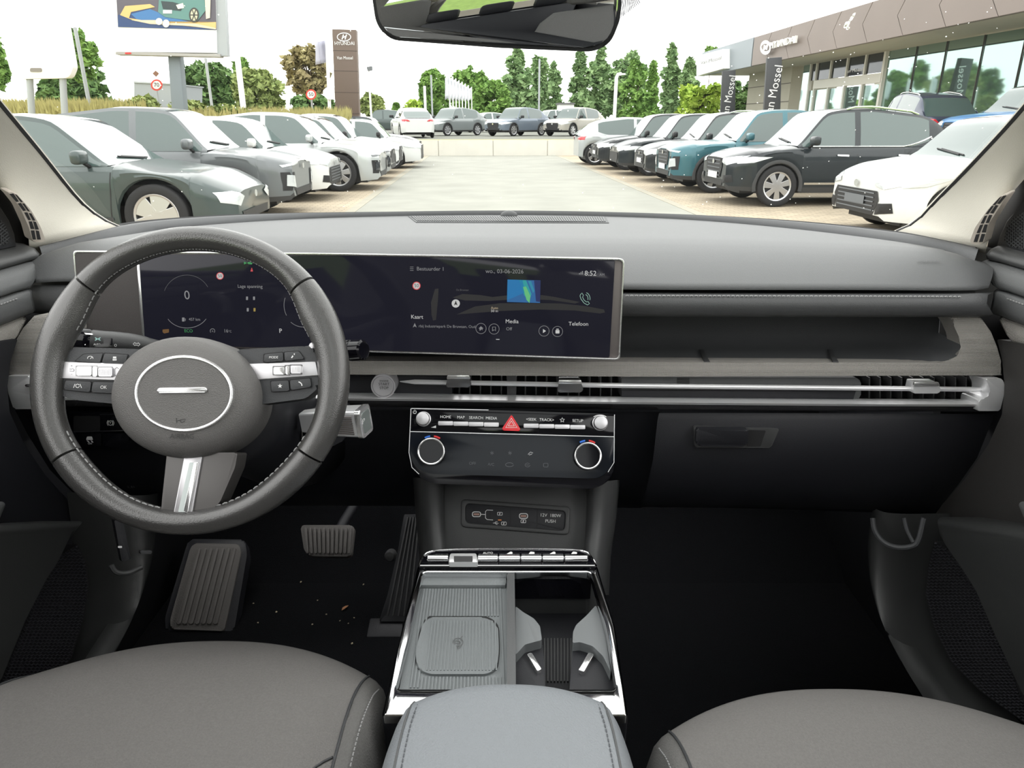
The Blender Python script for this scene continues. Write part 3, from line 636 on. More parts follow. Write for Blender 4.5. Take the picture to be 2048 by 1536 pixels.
# spokes
sl = slab('spoke', WP, rp([(118, 712), (142, 694), (310, 699), (310, 815), (150, 800), (112, 788), (105, 768)], 10), -.022, .0, 'soft_dark', wheel, .006, 3)
sr = slab('spoke', WP, rp([(470, 699), (610, 692), (636, 700), (644, 745), (638, 775), (612, 797), (470, 815)], 10), -.022, .0, 'soft_dark', wheel, .006, 3)
slab('silver_band', WP, [(121, 723), (290, 728), (290, 763), (107, 756)], -.002, .0018, 'white_silver', sl, .0008)
slab('silver_band', WP, [(480, 728), (631, 723), (637, 751), (480, 762)], -.002, .0018, 'white_silver', sr, .0008)
def btn(pts, par, s=None, z=6.5, bx=0, by=0):
    c = (sum(p[0] for p in pts) / len(pts), sum(p[1] for p in pts) / len(pts))
    slab('button_gap', WP, rp([(c[0] + (x - c[0]) * 1.06, c[1] + (y - c[1]) * 1.1) for x, y in pts], 3), -.002, .0006, 'seal_rubber', par)
    b = slab('button', WP, rp([(c[0] + (x - c[0]) * .97, c[1] + (y - c[1]) * .94) for x, y in pts], 3), -.002, .003, 'soft_dark', par, .0008)
    if s: text(s, WP, c[0] + bx, c[1] + by, z, 'print_white', b, .0033)
    return b, c
b1, c1 = btn([(149, 723), (167, 708), (206, 706), (200, 726)], sl)
strokes('cruise_symbol', WP, [ell(c1[0], c1[1] + 1, 5.5, 4.5, 10, -190, 10), [(c1[0], c1[1] + 2), (c1[0] + 4, c1[1] - 2)]], 1.1, 'print_white', b1, .0033)
b1, c1 = btn([(208, 706), (256, 709), (250, 728), (203, 726)], sl); fills('distance_symbol', WP, [rect(c1[0] - 3.5, c1[1] - 4, c1[0] + 3.5, c1[1] - 1, 1), rect(c1[0] - 4, c1[1] + .2, c1[0] + 4, c1[1] + 1.6), rect(c1[0] - 4, c1[1] + 2.4, c1[0] + 4, c1[1] + 3.8)], 'print_white', b1, .0033)
b1, c1 = btn([(130, 760), (183, 763), (180, 785), (127, 779)], sl); strokes('lane_symbol', WP, [[(c1[0] - 5, c1[1] - 4), (c1[0] - 8, c1[1] + 4)], [(c1[0] + 5, c1[1] - 4), (c1[0] + 8, c1[1] + 4)], ell(c1[0], c1[1], 3.6, 3.6, 16)], 1.1, 'print_white', b1, .0033)
btn([(185, 763), (233, 764), (228, 787), (182, 785)], sl, 'OK', 9)
btn([(528, 708), (566, 704), (567, 722), (527, 725)], sr, 'MODE', 6.5)
b1, c1 = btn([(568, 704), (598, 702), (609, 718), (569, 722)], sr); fills('voice_symbol', WP, [[(c1[0] - 4, c1[1] + 4), (c1[0] - 1, c1[1] - 1), (c1[0] + 1, c1[1] + 1), (c1[0] - 2, c1[1] + 5)], [(c1[0] + 1, c1[1] - 4), (c1[0] + 4, c1[1] - 5), (c1[0] + 3, c1[1] - 1)]], 'print_white', b1, .0033)
b1, c1 = btn([(541, 762), (577, 760), (579, 782), (543, 784)], sr); fills('star_symbol', WP, [[(c1[0] + (5 if i % 2 == 0 else 2) * math.sin(math.pi * i / 5), c1[1] - (5 if i % 2 == 0 else 2) * math.cos(math.pi * i / 5)) for i in range(10)]], 'print_white', b1, .0033)
b1, c1 = btn([(579, 760), (621, 756), (623, 774), (581, 781)], sr); strokes('phone_symbol', WP, [[(c1[0] - 4, c1[1] - 4), (c1[0] - 1, c1[1] - 3), (c1[0] + 2, c1[1]), (c1[0] + 3, c1[1] + 4)]], 2, 'print_white', b1, .0033)
for par, xs in ((sl, ((153, 733, 183, 751), (196, 735, 224, 753), (185, 733, 194, 753))), (sr, ((547, 734, 569, 749), (581, 731, 603, 747), (571, 732, 579, 749)))):
    for i, (x0, y0, x1, y1) in enumerate(xs):
        slab('roller_gap', WP, rect(x0 - 2, y0 - 2, x1 + 2, y1 + 2, 2), .0010, .0021, 'dark_chrome', par)
        rl = slab('roller', WP, rect(x0, y0, x1, y1, 2), .0, .0062 if i < 2 else .0075, 'bright_silver' if i != 1 else 'white_silver', par, .002, 3)
        if i == 1: slabs('roller_ridges', WP, [[(x0 + 2 + k * 3, y0 + 3), (x0 + 3 + k * 3, y0 + 3), (x0 + 3 + k * 3, y1 - 3), (x0 + 2 + k * 3, y1 - 3)] for k in range(8)], .0062, .0067, 'satin_silver', rl)['kind'] = 'stuff'
text('+', WP, 143, 732, 8, 'print_grey', sl, .0022); text('-', WP, 143, 748, 8, 'print_grey', sl, .0022)
strokes('arrow_symbol', WP, [[(230, 738), (233.5, 734), (237, 738)], [(229, 749), (232.5, 753), (236, 749)]], 1.2, 'print_grey', sl, .0022)
strokes('resume_symbol', WP, [ell(145, 740, 3, 2.6, 8, -120, 120), [(139, 738), (143, 738)], [(139, 742), (143, 742)]], 1, 'print_grey', sl, .0022)
# lower spoke with silver insert
lo = slab('lower_spoke', WP, rp([(334, 905), (475, 905), (470, 935), (440, 1004), (418, 1024), (368, 1040), (322, 1030), (324, 1000)], 6), -.024, .006, M('spoke_metal', (.085, .08, .078), .30, .3), wheel, .012, 4)
slab('silver_insert', WP, rp([(369, 912), (404, 912), (382, 1035), (346, 1033)], 3), .0, .0085, 'white_silver', lo, .002)
slab('insert_groove', WP, rp([(379, 925), (396, 925), (373, 1024), (356, 1024)], 2), .0085, .0088, M('insert_pale', (.42, .46, .45), .3, .6), lo)
slab('insert_ridge', WP, rp([(388, 925), (397, 925), (375, 1026), (367, 1022)], 1), .0088, .0108, 'bright_silver', lo, .001)
# airbag hub: soft oval dome
hubc = (378, 795); prof = [(1.0, -.045), (1.0, -.012), (.995, .0), (.97, .012), (.91, .021), (.80, .027), (.66, .030), (.40, .0315), (.02, .032)]
rows = []
for k, h in prof:
    rows.append([WP.hit(hubc[0] + 148 * math.cos(t), hubc[1] + (124 if math.sin(t) > 0 else 122) * math.sin(t), 0) for t in [2 * math.pi * j / 64 for j in range(64)]])
cc = WP.hit(*hubc); rows = [[cc + (p - cc) * k + WN * h for p in r] for r, (k, h) in zip(rows, prof)]
hub = grid('airbag_cover', rows, 'hub_vinyl', wheel, cu=True, caps=True, smooth=60)
HP = PL(WC + WN * .0305, WN)
ring('silver_ring', HP, ell(367, 787, 99, 77, 56), ell(367, 787, 92.5, 70.5, 56), -.006, .0022, 'bright_silver', hub, .001)
slab('emblem_plate', HP, ell(367, 787, 92.5, 70.5, 56), -.006, .0012, 'hub_vinyl', hub, .001)
slab('silver_bar', HP, rp([(314, 776), (414, 774.5), (414, 784.5), (314, 786)], 5), .0, .003, 'bright_silver', hub, .001)
strokes('horn_symbol', HP, [[(353, 836), (353, 846)], [(353, 842), (360, 840), (371, 838)], ell(364.5, 841, 4.5, 3.5, 8, 0, 180)], 1.2, M('engraving', (.02, .02, .02), .6), hub, .0016)
text('AIRBAG', PL(WC + WN * .0302, WN), 364, 873, 14, 'engraving', hub, .0013)
text('. ,', HP, 377, 780, 5, 'dark_chrome', hub, .0034)
# column behind the wheel
col = thing('steering_column', 'black plastic steering column cover behind the wheel', 'steering column', WC + V((0, .16, -.05)))
ax = -WN
rows = []
for d, a, b, o in ((.02, .075, .070, 0), (.07, .078, .075, .0), (.12, .075, .078, -.005), (.20, .085, .08, -.015), (.31, .10, .085, -.03)):
    c = WC + ax * d + V((.01, 0, -.035 + o)); rows.append([c + WU * a * math.cos(t) + WV * b * math.sin(t) for t in [2 * math.pi * j / 28 for j in range(28)]])
grid('column_shroud', rows, 'black_plastic', col, cu=True, caps=True, smooth='all')
# light stalk on the left
st = thing('light_stalk', 'grey light and indicator stalk left of the steering column', 'stalk', W(300, 690, .89))
q = [(139, 677, .868), (146, 677, .866), (186, 680, .870), (192, 681, .871), (240, 685, .880), (290, 690, .893), (330, 700, .91)]
tube('stalk_arm', prow(q, 24), [.006, .0112, .0122, .0124, .0126, .0128, .013, .013, .013, .013, .0132, .0132, .0132, .013, .013, .0125, .012, .0115, .011, .010, .010, .010, .010, .010], 'mid_plastic', st, n=18)
SP_ = PL(W(200, 682, .858), (-.12, -1, .42))
tube('end_cap', prow([(137, 676, .868), (141, 676, .867), (181, 679.5, .869), (186, 680, .87)], 10), [.008, .0132] + [.0138] * 6 + [.0138, .012], 'piano_black', st, n=18)
slab('silver_line', SP_, [(140, 664), (185, 667), (185, 669.5), (140, 666.5)], .001, .0035, 'bright_silver', st)
strokes('silver_line', SP_, [[(140, 672), (170, 674.5), (173, 678), (170, 690)]], 1.6, 'satin_silver', st, .003)
for s, x, y, z in (('AUTO', 194, 689, 5), ('O', 231, 691, 7)): text(s, SP_, x, y, z, 'print_white', st, .0045)
strokes('lamp_symbol', SP_, [[(190, 675), (201, 681)], [(201, 675), (190, 681)], [(191, 678), (200, 678)]], 1.1, M('print_mint', (.4, .7, .65), .5), st, .0045)
strokes('indicator_symbol', SP_, [[(266, 688), (270, 684.5), (270, 686.3), (276, 687), (276, 685), (280, 689), (276, 692.5), (276, 690.5), (270, 690), (270, 691.5), (266, 688)]], 1, 'print_white', st, .0035)
slab('rotary_marker', SP_, rp([(187, 694), (205, 687), (217, 688), (218, 694)], 2), .001, .006, 'mid_plastic', st, .001); slab('index_window', SP_, rect(207, 676, 223, 690, 2), .001, .0028, 'piano_black', st)
# wiper stalk on the right
st = thing('wiper_stalk', 'glossy black wiper stalk poking out right of the wheel rim', 'stalk', W(640, 706, .90))
tube('stalk_arm', prow([(585, 712, .91), (640, 706, .89), (690, 701, .873), (700, 700, .87)], 12), [.009, .010, .0105, .011, .0115, .012, .0125, .0125, .013, .013, .013, .013], 'mid_plastic', st, n=16)
e = lathe('rotary_end', W(690, 702, .874), W(738, 699, .858) - W(690, 702, .874), [(.006, -.004), (.0125, -.002), (.0135, .004), (.0135, .012), (.0125, .013), (.0135, .014), (.0130, .0285), (.0105, .0305), (.009, .0302), (0, .030)], 'piano_black', st, 14, smooth=30)
slab('wheel_nub', WP, rp([(617, 688), (628, 683), (634, 690), (628, 697), (619, 696)], 3), -.004, .004, 'white_silver', wheel, .002)
# ================================================================ gear selector on the column
gs = thing('gear_selector', 'silver ribbed column gear selector below the wiper stalk', 'gear selector', W(640, 862, .90))
slab('selector_housing', PL(W(600, 860, .905), (.1, -1, .2)), rp([(575, 838), (586, 828), (660, 819), (690, 822), (690, 880), (640, 905), (556, 906), (556, 880)], 6), -.06, .0, 'black_plastic', gs, .006)
slab('housing_ridge', PL(W(600, 860, .905), (.1, -1, .2)), rp([(580, 834), (640, 820), (640, 828), (584, 838)], 2), -.01, .004, 'mid_plastic', gs, .002)
GW = PL(W(620, 862, .895), (.1, -1, .2))
gwn = slab('shift_window', GW, rp([(603, 846), (640, 840), (660, 842), (648, 884), (615, 884), (604, 878)], 4), -.01, .004, 'piano_black', gs, .001)
strokes('window_edge', GW, [[(604, 848), (604.5, 876), (609, 882), (615, 882)]], 2, 'bezel_grey', gs, .0045)
text('D', GW, 619, 848, 11, 'print_white', gwn, .0046); text('N', GW, 620, 860, 11, 'print_white', gwn, .0046); text('R', GW, 621, 872, 11, 'print_white', gwn, .0046)
ga = V((.965, -.24, .10)).normalized(); gu = V((0, 0, 1)); gu = (gu - ga * gu.dot(ga)).normalized(); gv = ga.cross(gu)
ge = W(727, 842, .85)
def gsec(d, sx, sz, r=.35, n=4):
    P = rp([(-sx, -sz), (sx, -sz), (sx, sz), (-sx, sz)], min(sx, sz) * r, n); return [ge + ga * d + gv * x + gu * z for x, z in P]
rows = [gsec(d, a, b) for d, a, b in ((-.085, .009, .013), (-.05, .0115, .0165), (-.03, .013, .0175), (-.004, .0145, .0180))]
grid('selector_barrel', rows, 'satin_silver', gs, cu=True, caps=True, smooth=40)
grid('selector_rim', [gsec(-.004, .0145, .0180), gsec(-.003, .0156, .0190), gsec(.003, .0156, .0190), gsec(.004, .0148, .0182)], 'bright_silver', gs, cu=True, caps=True, smooth=40)
ec = grid('selector_face', [gsec(.0038, .0108, .0140), gsec(.0046, .0102, .0134)], M('selector_green', (.22, .25, .24), .35, .5), gs, cu=True, caps=True, smooth=40)
text('P', PL(ge + ga * .0046, ga), 727, 843, 15, 'print_white', gs, .0006, wall=6)
bm = bmesh.new()
for k in range(9):
    z = -.0145 + k * .0034; s = 1; z *= .85
    bm_tube(bm, [ge + ga * -.048 + gv * (s * .0118) + gu * z * .88, ge + ga * -.008 + gv * (s * .0144) + gu * z], .0011, 5)
tag(bm_obj('barrel_ribs', bm, 'bezel_grey', gs, True), kind='stuff')
# ================================================================ climate and media controls
cl = thing('climate_panel', 'glossy black climate and media control panel in the dashboard centre', 'control panel', W(1025, 975, .95))
CPN = PL.three(W(820, 816, .955), W(1232, 828, .955), W(820, 935, .918))
slab('panel_body', CPN, rp([(820, 815), (1232, 828), (1231, 925), (1222, 960), (1190, 978), (858, 967), (826, 945), (817, 910)], [3, 3, 20, 24, 20, 20, 24, 20]), -.05, -.002, 'piano_black', cl, .006, 3)
slab('upper_face', CPN, rp([(824, 818), (1229, 831), (1228, 872.5), (821, 862)], 2), -.004, .001, 'piano_black', cl, .0008)
slab('lower_face', CPN, rp([(821, 864), (1228, 874.5), (1227, 925), (1205, 955), (1180, 957), (862, 948), (838, 940), (819, 915)], [2, 2, 14, 16, 8, 8, 16, 14]), -.004, .001, M('touch_black', (.006, .008, .012), .14, spec=.25), cl, .0008)
strokes('edge_line', CPN, [[(821, 863), (1228, 873.5)], [(823, 817), (977, 820)], [(1229, 829), (1228, 925), (1216, 944)], [(822, 817), (818, 905), (824, 935), (838, 948)]], 1.3, 'satin_silver', cl, .0013)
def knob(x, y, r, par, name='volume_knob'):
    p = CPN.hit(x, y, .001); k = (CPN.hit(x + r, y, .001) - p).length
    return lathe(name, p, CPN.n, [(k * 1.12, 0), (k * 1.10, .0015), (k * 1.0, .002), (k * .97, .0085), (k * .90, .0105), (k * .72, .0112), (0, .0115)], 'white_silver', par, 36)
knob(847, 838, 13.5, cl); knob(1200, 846, 14, cl, 'tuning_knob')
def dial(x, y):
    p = CPN.hit(x, y, .001); k = (CPN.hit(x + 27, y, .001) - p).length
    d = lathe('temperature_dial', p, CPN.n, [(k * 1.05, 0), (k * 1.03, .008), (k * .98, .0125), (k * .94, .0125), (k * .93, .0105), (0, .0105)], 'piano_black', cl, 44)
    lathe('dial_ring', p, CPN.n, [(k * .86, .0118), (k * .87, .0135), (k * .93, .0142), (k * .99, .0138), (k * 1.01, .0120), (k * .95, .0105)], 'bright_silver', d, 44, caps=False)
    strokes('cool_arrow', CPN, [ell(x, y, 30.5, 31, 6, -118, -97)], 3, 'print_blue', cl, .0016); strokes('warm_arrow', CPN, [ell(x, y, 30.5, 31, 6, -83, -58)], 3, 'print_red', cl, .0016)
dial(864, 903); dial(1174, 912)
for grp, (xa, ya, xb, yb), names in ((0, (876, 846, 998, 849.5), ('HOME', 'MAP', 'SEARCH', 'MEDIA')), (1, (1047, 851, 1171, 854.5), ('<SEEK', 'TRACK>', '', 'SETUP'))):
    for i, s in enumerate(names):
        x0 = lerp(xa, xb, i / 4) + .5; x1 = lerp(xa, xb, (i + 1) / 4) - .5; y = lerp(ya, yb, (i + .5) / 4)
        slab('key', CPN, rp([(x0, y - 4.2), (x1, y - 4), (x1, y + 4.2), (x0, y + 4)], 1.2), .0, .006, 'white_silver', cl, .0012)
        if s: text(s, CPN, (x0 + x1) / 2, y - 12.5, 7.8, 'print_white', cl, .0014, rot=-.03)
        else: strokes('star_symbol', CPN, [[((x0 + x1) / 2 + (5 if k % 2 == 0 else 2.2) * math.sin(math.pi * k / 5), y - 13 - (5 if k % 2 == 0 else 2.2) * math.cos(math.pi * k / 5)) for k in range(10)]], 1, 'print_white', cl, .0014, closed=True)
strokes('power_symbol', CPN, [ell(829.5, 824, 3.2, 3.2, 12, -60, 240), [(829.5, 819.5), (829.5, 824)]], 1, 'print_white', cl, .0014)
fills('volume_symbol', CPN, [[(862, 855), (872, 851), (872, 856)]], 'print_white', cl, .0014); strokes('tune_symbol', CPN, [ell(1200, 850, 22, 20, 10, -125, -55)], 1.6, 'print_white', cl, .0014)
hz = slab('hazard_button', CPN, rp([(1023, 829), (1041, 858), (1039, 862), (1006, 861), (1004, 857)], 3), .0, .006, 'hazard_red', cl, .0015)
for k in (.78, .42):
    strokes('hazard_outline', CPN, [[(1022.7, 848 - 15 * k), (1022.7 + 14.5 * k, 848 + 9 * k), (1022.7 - 14.5 * k, 848 + 9 * k)]], 1.5, 'print_white', hz, .0064, closed=True)
for s, x, y, z in (('OFF', 945, 927, 8), ('A/C', 982, 929, 8)): text(s, CPN, x, y, z, M('print_faint', (.07, .075, .085), .5), cl, .0014, rot=-.03)
strokes('airflow_symbol', CPN, [[(1056, 909), (1061, 904), (1066, 906)], [(1058, 910), (1064, 908)]], 1.6, 'print_grey', cl, .0014)
strokes('demist_symbol', CPN, [ell(1055, 930, 5, 4, 12), [(1052, 930), (1058, 930)]], 1, 'print_faint', cl, .0014); strokes('demist_symbol', CPN, [rect(1087, 926.5, 1096, 934, 2)], 1, 'print_faint', cl, .0014, closed=True)
strokes('recirculation_symbol', CPN, [ell(1019, 929.5, 8, 4, 14)], 1.2, 'print_faint', cl, .0014)
for i, (x, y) in enumerate(((984, 906), (1020, 906))): strokes('fan_symbol', CPN, [[(x + 4 * math.cos(a), y + 4 * math.sin(a)), (x - 4 * math.cos(a), y - 4 * math.sin(a))] for a in (.4, 1.45, 2.5)], 1.2, 'print_faint', cl, .0014)
# ================================================================ lower stack and power sockets
sk = thing('console_stack', 'dark plastic stack between climate panel and centre console', 'console', W(1025, 1095, .93))
def column(cs, n=10): return [[W(x, y, Y) for x, y, Y in cr(c, n)] for c in cs]
grid('side_post', column([[(826, 955, 1.06), (832, 1040, 1.04), (838, 1105, 1.01), (842, 1190, .98)], [(833, 955, .99), (840, 1040, .97), (846, 1112, .93), (850, 1190, .90)], [(850, 957, .965), (856, 1040, .945), (862, 1114, .91), (866, 1190, .88)], [(872, 958, .962), (875, 1040, .942), (878, 1114, .905), (881, 1190, .88)], [(888, 959, .975), (889, 1040, .955), (890, 1105, .915), (892, 1190, .89)], [(891, 959, 1.04), (891, 1040, 1.02), (891, 1105, .99), (891, 1190, .97)]]), 'mid_plastic', sk, smooth='all')
grid('side_post', column([[(1240, 960, 1.06), (1232, 1040, 1.04), (1222, 1110, 1.01), (1218, 1190, .98)], [(1233, 960, .99), (1226, 1040, .97), (1215, 1112, .93), (1210, 1190, .90)], [(1215, 962, .965), (1208, 1040, .945), (1200, 1114, .91), (1196, 1190, .88)], [(1195, 962, .962), (1190, 1040, .942), (1184, 1114, .905), (1181, 1190, .88)], [(1176, 962, .975), (1173, 1040, .955), (1170, 1105, .915), (1168, 1190, .89)], [(1172, 962, 1.04), (1170, 1040, 1.02), (1167, 1105, .99), (1165, 1190, .97)]]), 'mid_plastic', sk, smooth='all')
UP = PL.three(W(890, 985, 1.0), W(1172, 985, 1.0), W(890, 1090, .955))
slab('back_plate', UP, [(880, 955), (1182, 955), (1178, 1120), (880, 1120)], -.01, .0, 'mid_plastic', sk)
us = thing('power_socket_panel', 'black socket panel with round-ended ports marked 12V 180W PUSH', 'socket panel', UP.hit(1030, 1065))
def q4(i): return rp([(922 + i, 998 + i), (1141 - i, 1013 + i), (1138 - i, 1070 - i), (922 + i, 1054 - i)], 10, 5)
ring('frame', UP, q4(0), q4(9), .0, .005, 'mid_plastic', us, .002)
pnl = slab('plate', UP, q4(8), .0, .002, 'black_plastic', us, .001)
for x, ya, yb in ((980.5, 1011, 1055), (1021, 1013, 1058), (1074.5, 1017, 1061)): slab('plate_joint', UP, [(x - .7, ya), (x + .7, ya), (x + .2, yb), (x - 1.2, yb)], .002, .0023, 'seal_rubber', pnl)
for x, y in ((953, 1028.5), (1047, 1032)):
    ring('port_rim', UP, rect(x - 9, y - 5.5, x + 9, y + 5.5, 5), rect(x - 7.5, y - 4, x + 7.5, y + 4, 4), .002, .003, 'print_white', pnl); slab('port', UP, rect(x - 6, y - 2, x + 6, y + 2, 2), .002, .0024, M('port_copper', (.28, .17, .14), .4, .5), pnl)
strokes('port_mark', UP, [[(962, 1028.5), (971, 1029)], [(986, 1020.5), (974, 1020), (971, 1023), (971, 1036), (974, 1039), (986, 1040)]], 1.2, 'print_white', pnl, .0025)
fills('status_mark', UP, [rect(996, 1039, 1003, 1041)], M('port_orange', (.8, .25, .05), .5), pnl, .0025)
for x, y in ((1000, 1027.5), (1008, 1047), (1047, 1042.5)):
    strokes('charge_symbol', UP, [rect(x - 5, y - 3, x + 4.5, y + 3, 1.5)], 1, 'print_white', pnl, .0025, closed=True); fills('charge_symbol', UP, [[(x - 1, y - 2), (x + 1, y - 2), (x, y + 2), (x - 2, y + 2)]], 'print_white', pnl, .0025)
strokes('usb_symbol', UP, [[(986, 1046), (997, 1046.6)], [(989, 1046), (992, 1043.5), (995, 1043.5)], [(990, 1046), (993, 1049), (995, 1049)]], 1, 'print_white', pnl, .0025)
text('12V  180W', UP, 1101, 1031, 9, 'print_white', pnl, .0025, rot=-.04); text('PUSH', UP, 1101, 1042.5, 9, 'print_white', pnl, .0025, rot=-.04)
# ================================================================ centre console
co = thing('centre_console', 'silver edged centre console with charging tray and cup holder', 'console', V((0, .70, ZF)))
TP = PL(V((0, .829, H - .551)), V((0, -.144, .99)))
outer = rp([(838, 1131), (1192, 1131), (1228, 1252), (1254, 1432), (766, 1432), (800, 1284)], [6, 6, 0, 4, 4, 0], 5)
inn = rp([(847, 1144), (1181, 1144), (1212, 1255), (1233, 1379), (791, 1379), (818, 1270)], [8, 8, 0, 12, 12, 0], 5)
ring('silver_frame', TP, outer, inn, -.012, .0, 'chrome', co, .003)
out2 = [(1015 + (x - 1015) * 1.01, y) for x, y in outer]
bm = bmesh.new(); top = [TP.hit(x, y, -.012) for x, y in out2]; bot = [V((p.x * .93, p.y, ZF)) for p in top]
a = [bm.verts.new(p) for p in top]; b = [bm.verts.new(p) for p in bot]
for i in range(len(a)): bm.faces.new((a[i], b[i], b[(i + 1) % len(a)], a[(i + 1) % len(a)]))
bm_obj('console_side', bm, 'black_plastic', co, True)
innb = [TP.hit(x, y, -.010) for x, y in inn]
# inner walls of the two wells
bm = bmesh.new(); a = [bm.verts.new(p) for p in innb]; b = [bm.verts.new(p - TP.n * .10) for p in innb]
for i in range(len(a)): bm.faces.new((a[i], b[i], b[(i + 1) % len(a)], a[(i + 1) % len(a)]))
bm.faces.new(b[::-1]); bm_obj('well', bm, 'mid_plastic', co, True)
# charging tray
tr = slab('charging_tray', TP, [(843, 1150), (1016, 1150), (1020, 1395), (795, 1395)], -.03, -.016, 'tray_rubber', co)
slab('tray_step', TP, rp([(842, 1152), (1012, 1152), (1012, 1170), (839, 1170)], 3), -.016, -.010, 'tray_rubber', tr, .003)
slab('tray_slot', TP, [(845, 1172), (1006, 1172), (1006, 1174.5), (845, 1174.5)], -.016, -.0155, 'seal_rubber', tr)
def rib(t, ya, yb, k0=(846, 1176), k1=(1003, 1176), e0=(816, 1385), e1=(1012, 1385), w=1.6):
    def at(y):
        s = (y - 1176) / (1385 - 1176); return lerp(lerp(k0[0], e0[0], s), lerp(k1[0], e1[0], s), t)
    return [(at(ya) - w, ya), (at(ya) + w, ya), (at(yb) + w, yb), (at(yb) - w, yb)]
polys = []
for i in range(27):
    t = (i + .5) / 27
    polys.append(rib(t, 1177, 1232 if 2 < i < 26 else 1375))
    if 2 < i < 26: polys.append(rib(t, 1353, 1380))
slabs('tray_ribs', TP, polys, -.016, -.0146, 'tray_rubber', tr)['kind'] = 'stuff'
padp = rp([(856, 1234), (975, 1234), (996, 1250), (998, 1300), (994, 1336), (975, 1348), (857, 1348), (834, 1336), (831, 1300), (845, 1250)], 14, 4)
slab('pad_groove', TP, [(915 + (x - 915) * 1.025, 1291 + (y - 1291) * 1.035) for x, y in padp], -.016, -.0152, 'seal_rubber', tr)
pad = slab('charging_pad', TP, padp, -.016, -.0122, 'tray_rubber', tr, .002)
slabs('pad_ribs', TP, [rib((i + .5) / 27, 1241, 1340, w=1.3) for i in range(4, 25)], -.0122, -.0114, 'tray_rubber', pad)['kind'] = 'stuff'
strokes('charging_symbol', TP, [ell(916, 1284, 10, 8, 16, -200, 110), ell(915, 1285, 5, 4.5, 12, -200, 60), [(911, 1287), (921, 1285)], [(916, 1291), (915, 1297), (919, 1297), (920, 1291)], [(921, 1276), (925, 1272)]], 1.6, 'soft_grey', pad, -.0108)
slab('divider', TP, rp([(1014, 1146), (1029, 1146), (1031, 1270), (1032, 1395), (1014, 1395)], 3), -.09, -.003, 'soft_grey', co, .003)
# cup holder
cu = slab('cup_floor', TP, [(1030, 1150), (1185, 1150), (1235, 1390), (1030, 1390)], -.10, -.085, 'black_plastic', co)
slabs('floor_ribs', TP, [[(1088 + i * 6.6, 1276), (1090.5 + i * 6.6, 1276), (1090.5 + i * 6.6, 1362), (1088 + i * 6.6, 1362)] for i in range(9)], -.085, -.082, 'mid_plastic', cu)['kind'] = 'stuff'
slab('cup_shoulder', TP, rp([(1031, 1212), (1046, 1224), (1068, 1237), (1080, 1252), (1084, 1280), (1072, 1283), (1050, 1289), (1031, 1310)], 4), -.06, -.014, M('cup_grey', (.155, .165, .17), .5), co, .008, 3)
slab('cup_shoulder', TP, rp([(1192, 1210), (1174, 1230), (1152, 1250), (1146, 1264), (1145, 1286), (1160, 1284), (1185, 1292), (1206, 1312), (1222, 1345), (1208, 1250)], 4), -.06, -.014, 'cup_grey', co, .008, 3)
cl_ = slab('cup_grip', TP, rp([(1031, 1306), (1050, 1286), (1086, 1288), (1092, 1395), (1031, 1395)], 4), -.085, -.028, 'black_plastic', co, .003)
cr_ = slab('cup_grip', TP, rp([(1146, 1288), (1180, 1286), (1208, 1308), (1232, 1390), (1138, 1390)], 4), -.085, -.028, 'black_plastic', co, .003)
slab('holder_tab', TP, rp([(1054, 1308), (1063, 1305), (1083, 1338), (1075, 1342)], 1.5), -.03, -.022, 'bright_silver', co, .002); slab('holder_tab', TP, rp([(1178, 1304), (1188, 1308), (1168, 1343), (1157, 1340)], 1.5), -.03, -.022, 'bright_silver', co, .002)
# strip of switches across the front of the console
ss = thing('drive_mode_switch_strip', 'chrome row of drive mode and parking switches on console front', 'switch strip', W(1015, 1130, .83))
slab('strip_base', TP, rp([(836, 1134), (846, 1110), (880, 1099), (1015, 1096), (1155, 1099), (1182, 1110), (1194, 1134)], [4, 8, 10, 0, 10, 8, 4], 4), -.05, .006, 'piano_black', ss, .005, 3)
tube('strip_edge', [TP.hit(x, y, .006) for x, y in cr([(838, 1131), (848, 1111), (880, 1101), (1015, 1098), (1155, 1101), (1180, 1112), (1192, 1131)], 40)], .0016, 'chrome', ss, n=8)
tube('strip_edge', [TP.hit(x, y, .004) for x, y in cr([(840, 1133), (1015, 1133), (1190, 1133)], 12)], .0022, 'chrome', ss, n=8)
xs = [854, 898, 955, 997, 1041, 1084, 1128, 1176]
for i in range(7):
    x0, x1 = xs[i] + .8, xs[i + 1] - .8
    if i == 1: tg_ = slab('mode_toggle', TP, rp([(x0 + 2, 1106), (x1 - 2, 1106), (x1 + 2, 1124), (x0 - 2, 1124)], 3), .0, .014, 'satin_silver', ss, .004); slab('toggle_face', TP, rect(x0 + 9, 1112, x1 - 9, 1123, 1), .014, .0145, 'dark_chrome', tg_)
    else:
        a, b = TP.hit(x0, 1117, .008), TP.hit(x1, 1117, .008); tube('switch', [a, a.lerp(b, .03), a.lerp(b, .97), b], [.0048, .0056, .0056, .0048], 'chrome', ss, n=14)
text('AUTO', TP, 976, 1106, 8, 'print_white', ss, .0065, rot=math.pi * 0, sx=.9)
for k, x in enumerate((1019, 1063, 1105, 1148)):
    fills('switch_symbol', TP, [rp([(x - 6, 1108), (x + (-2 if k % 2 else 2), 1103), (x + 6, 1104), (x + 6, 1108)], 1.5)], 'print_white', ss, .0066)
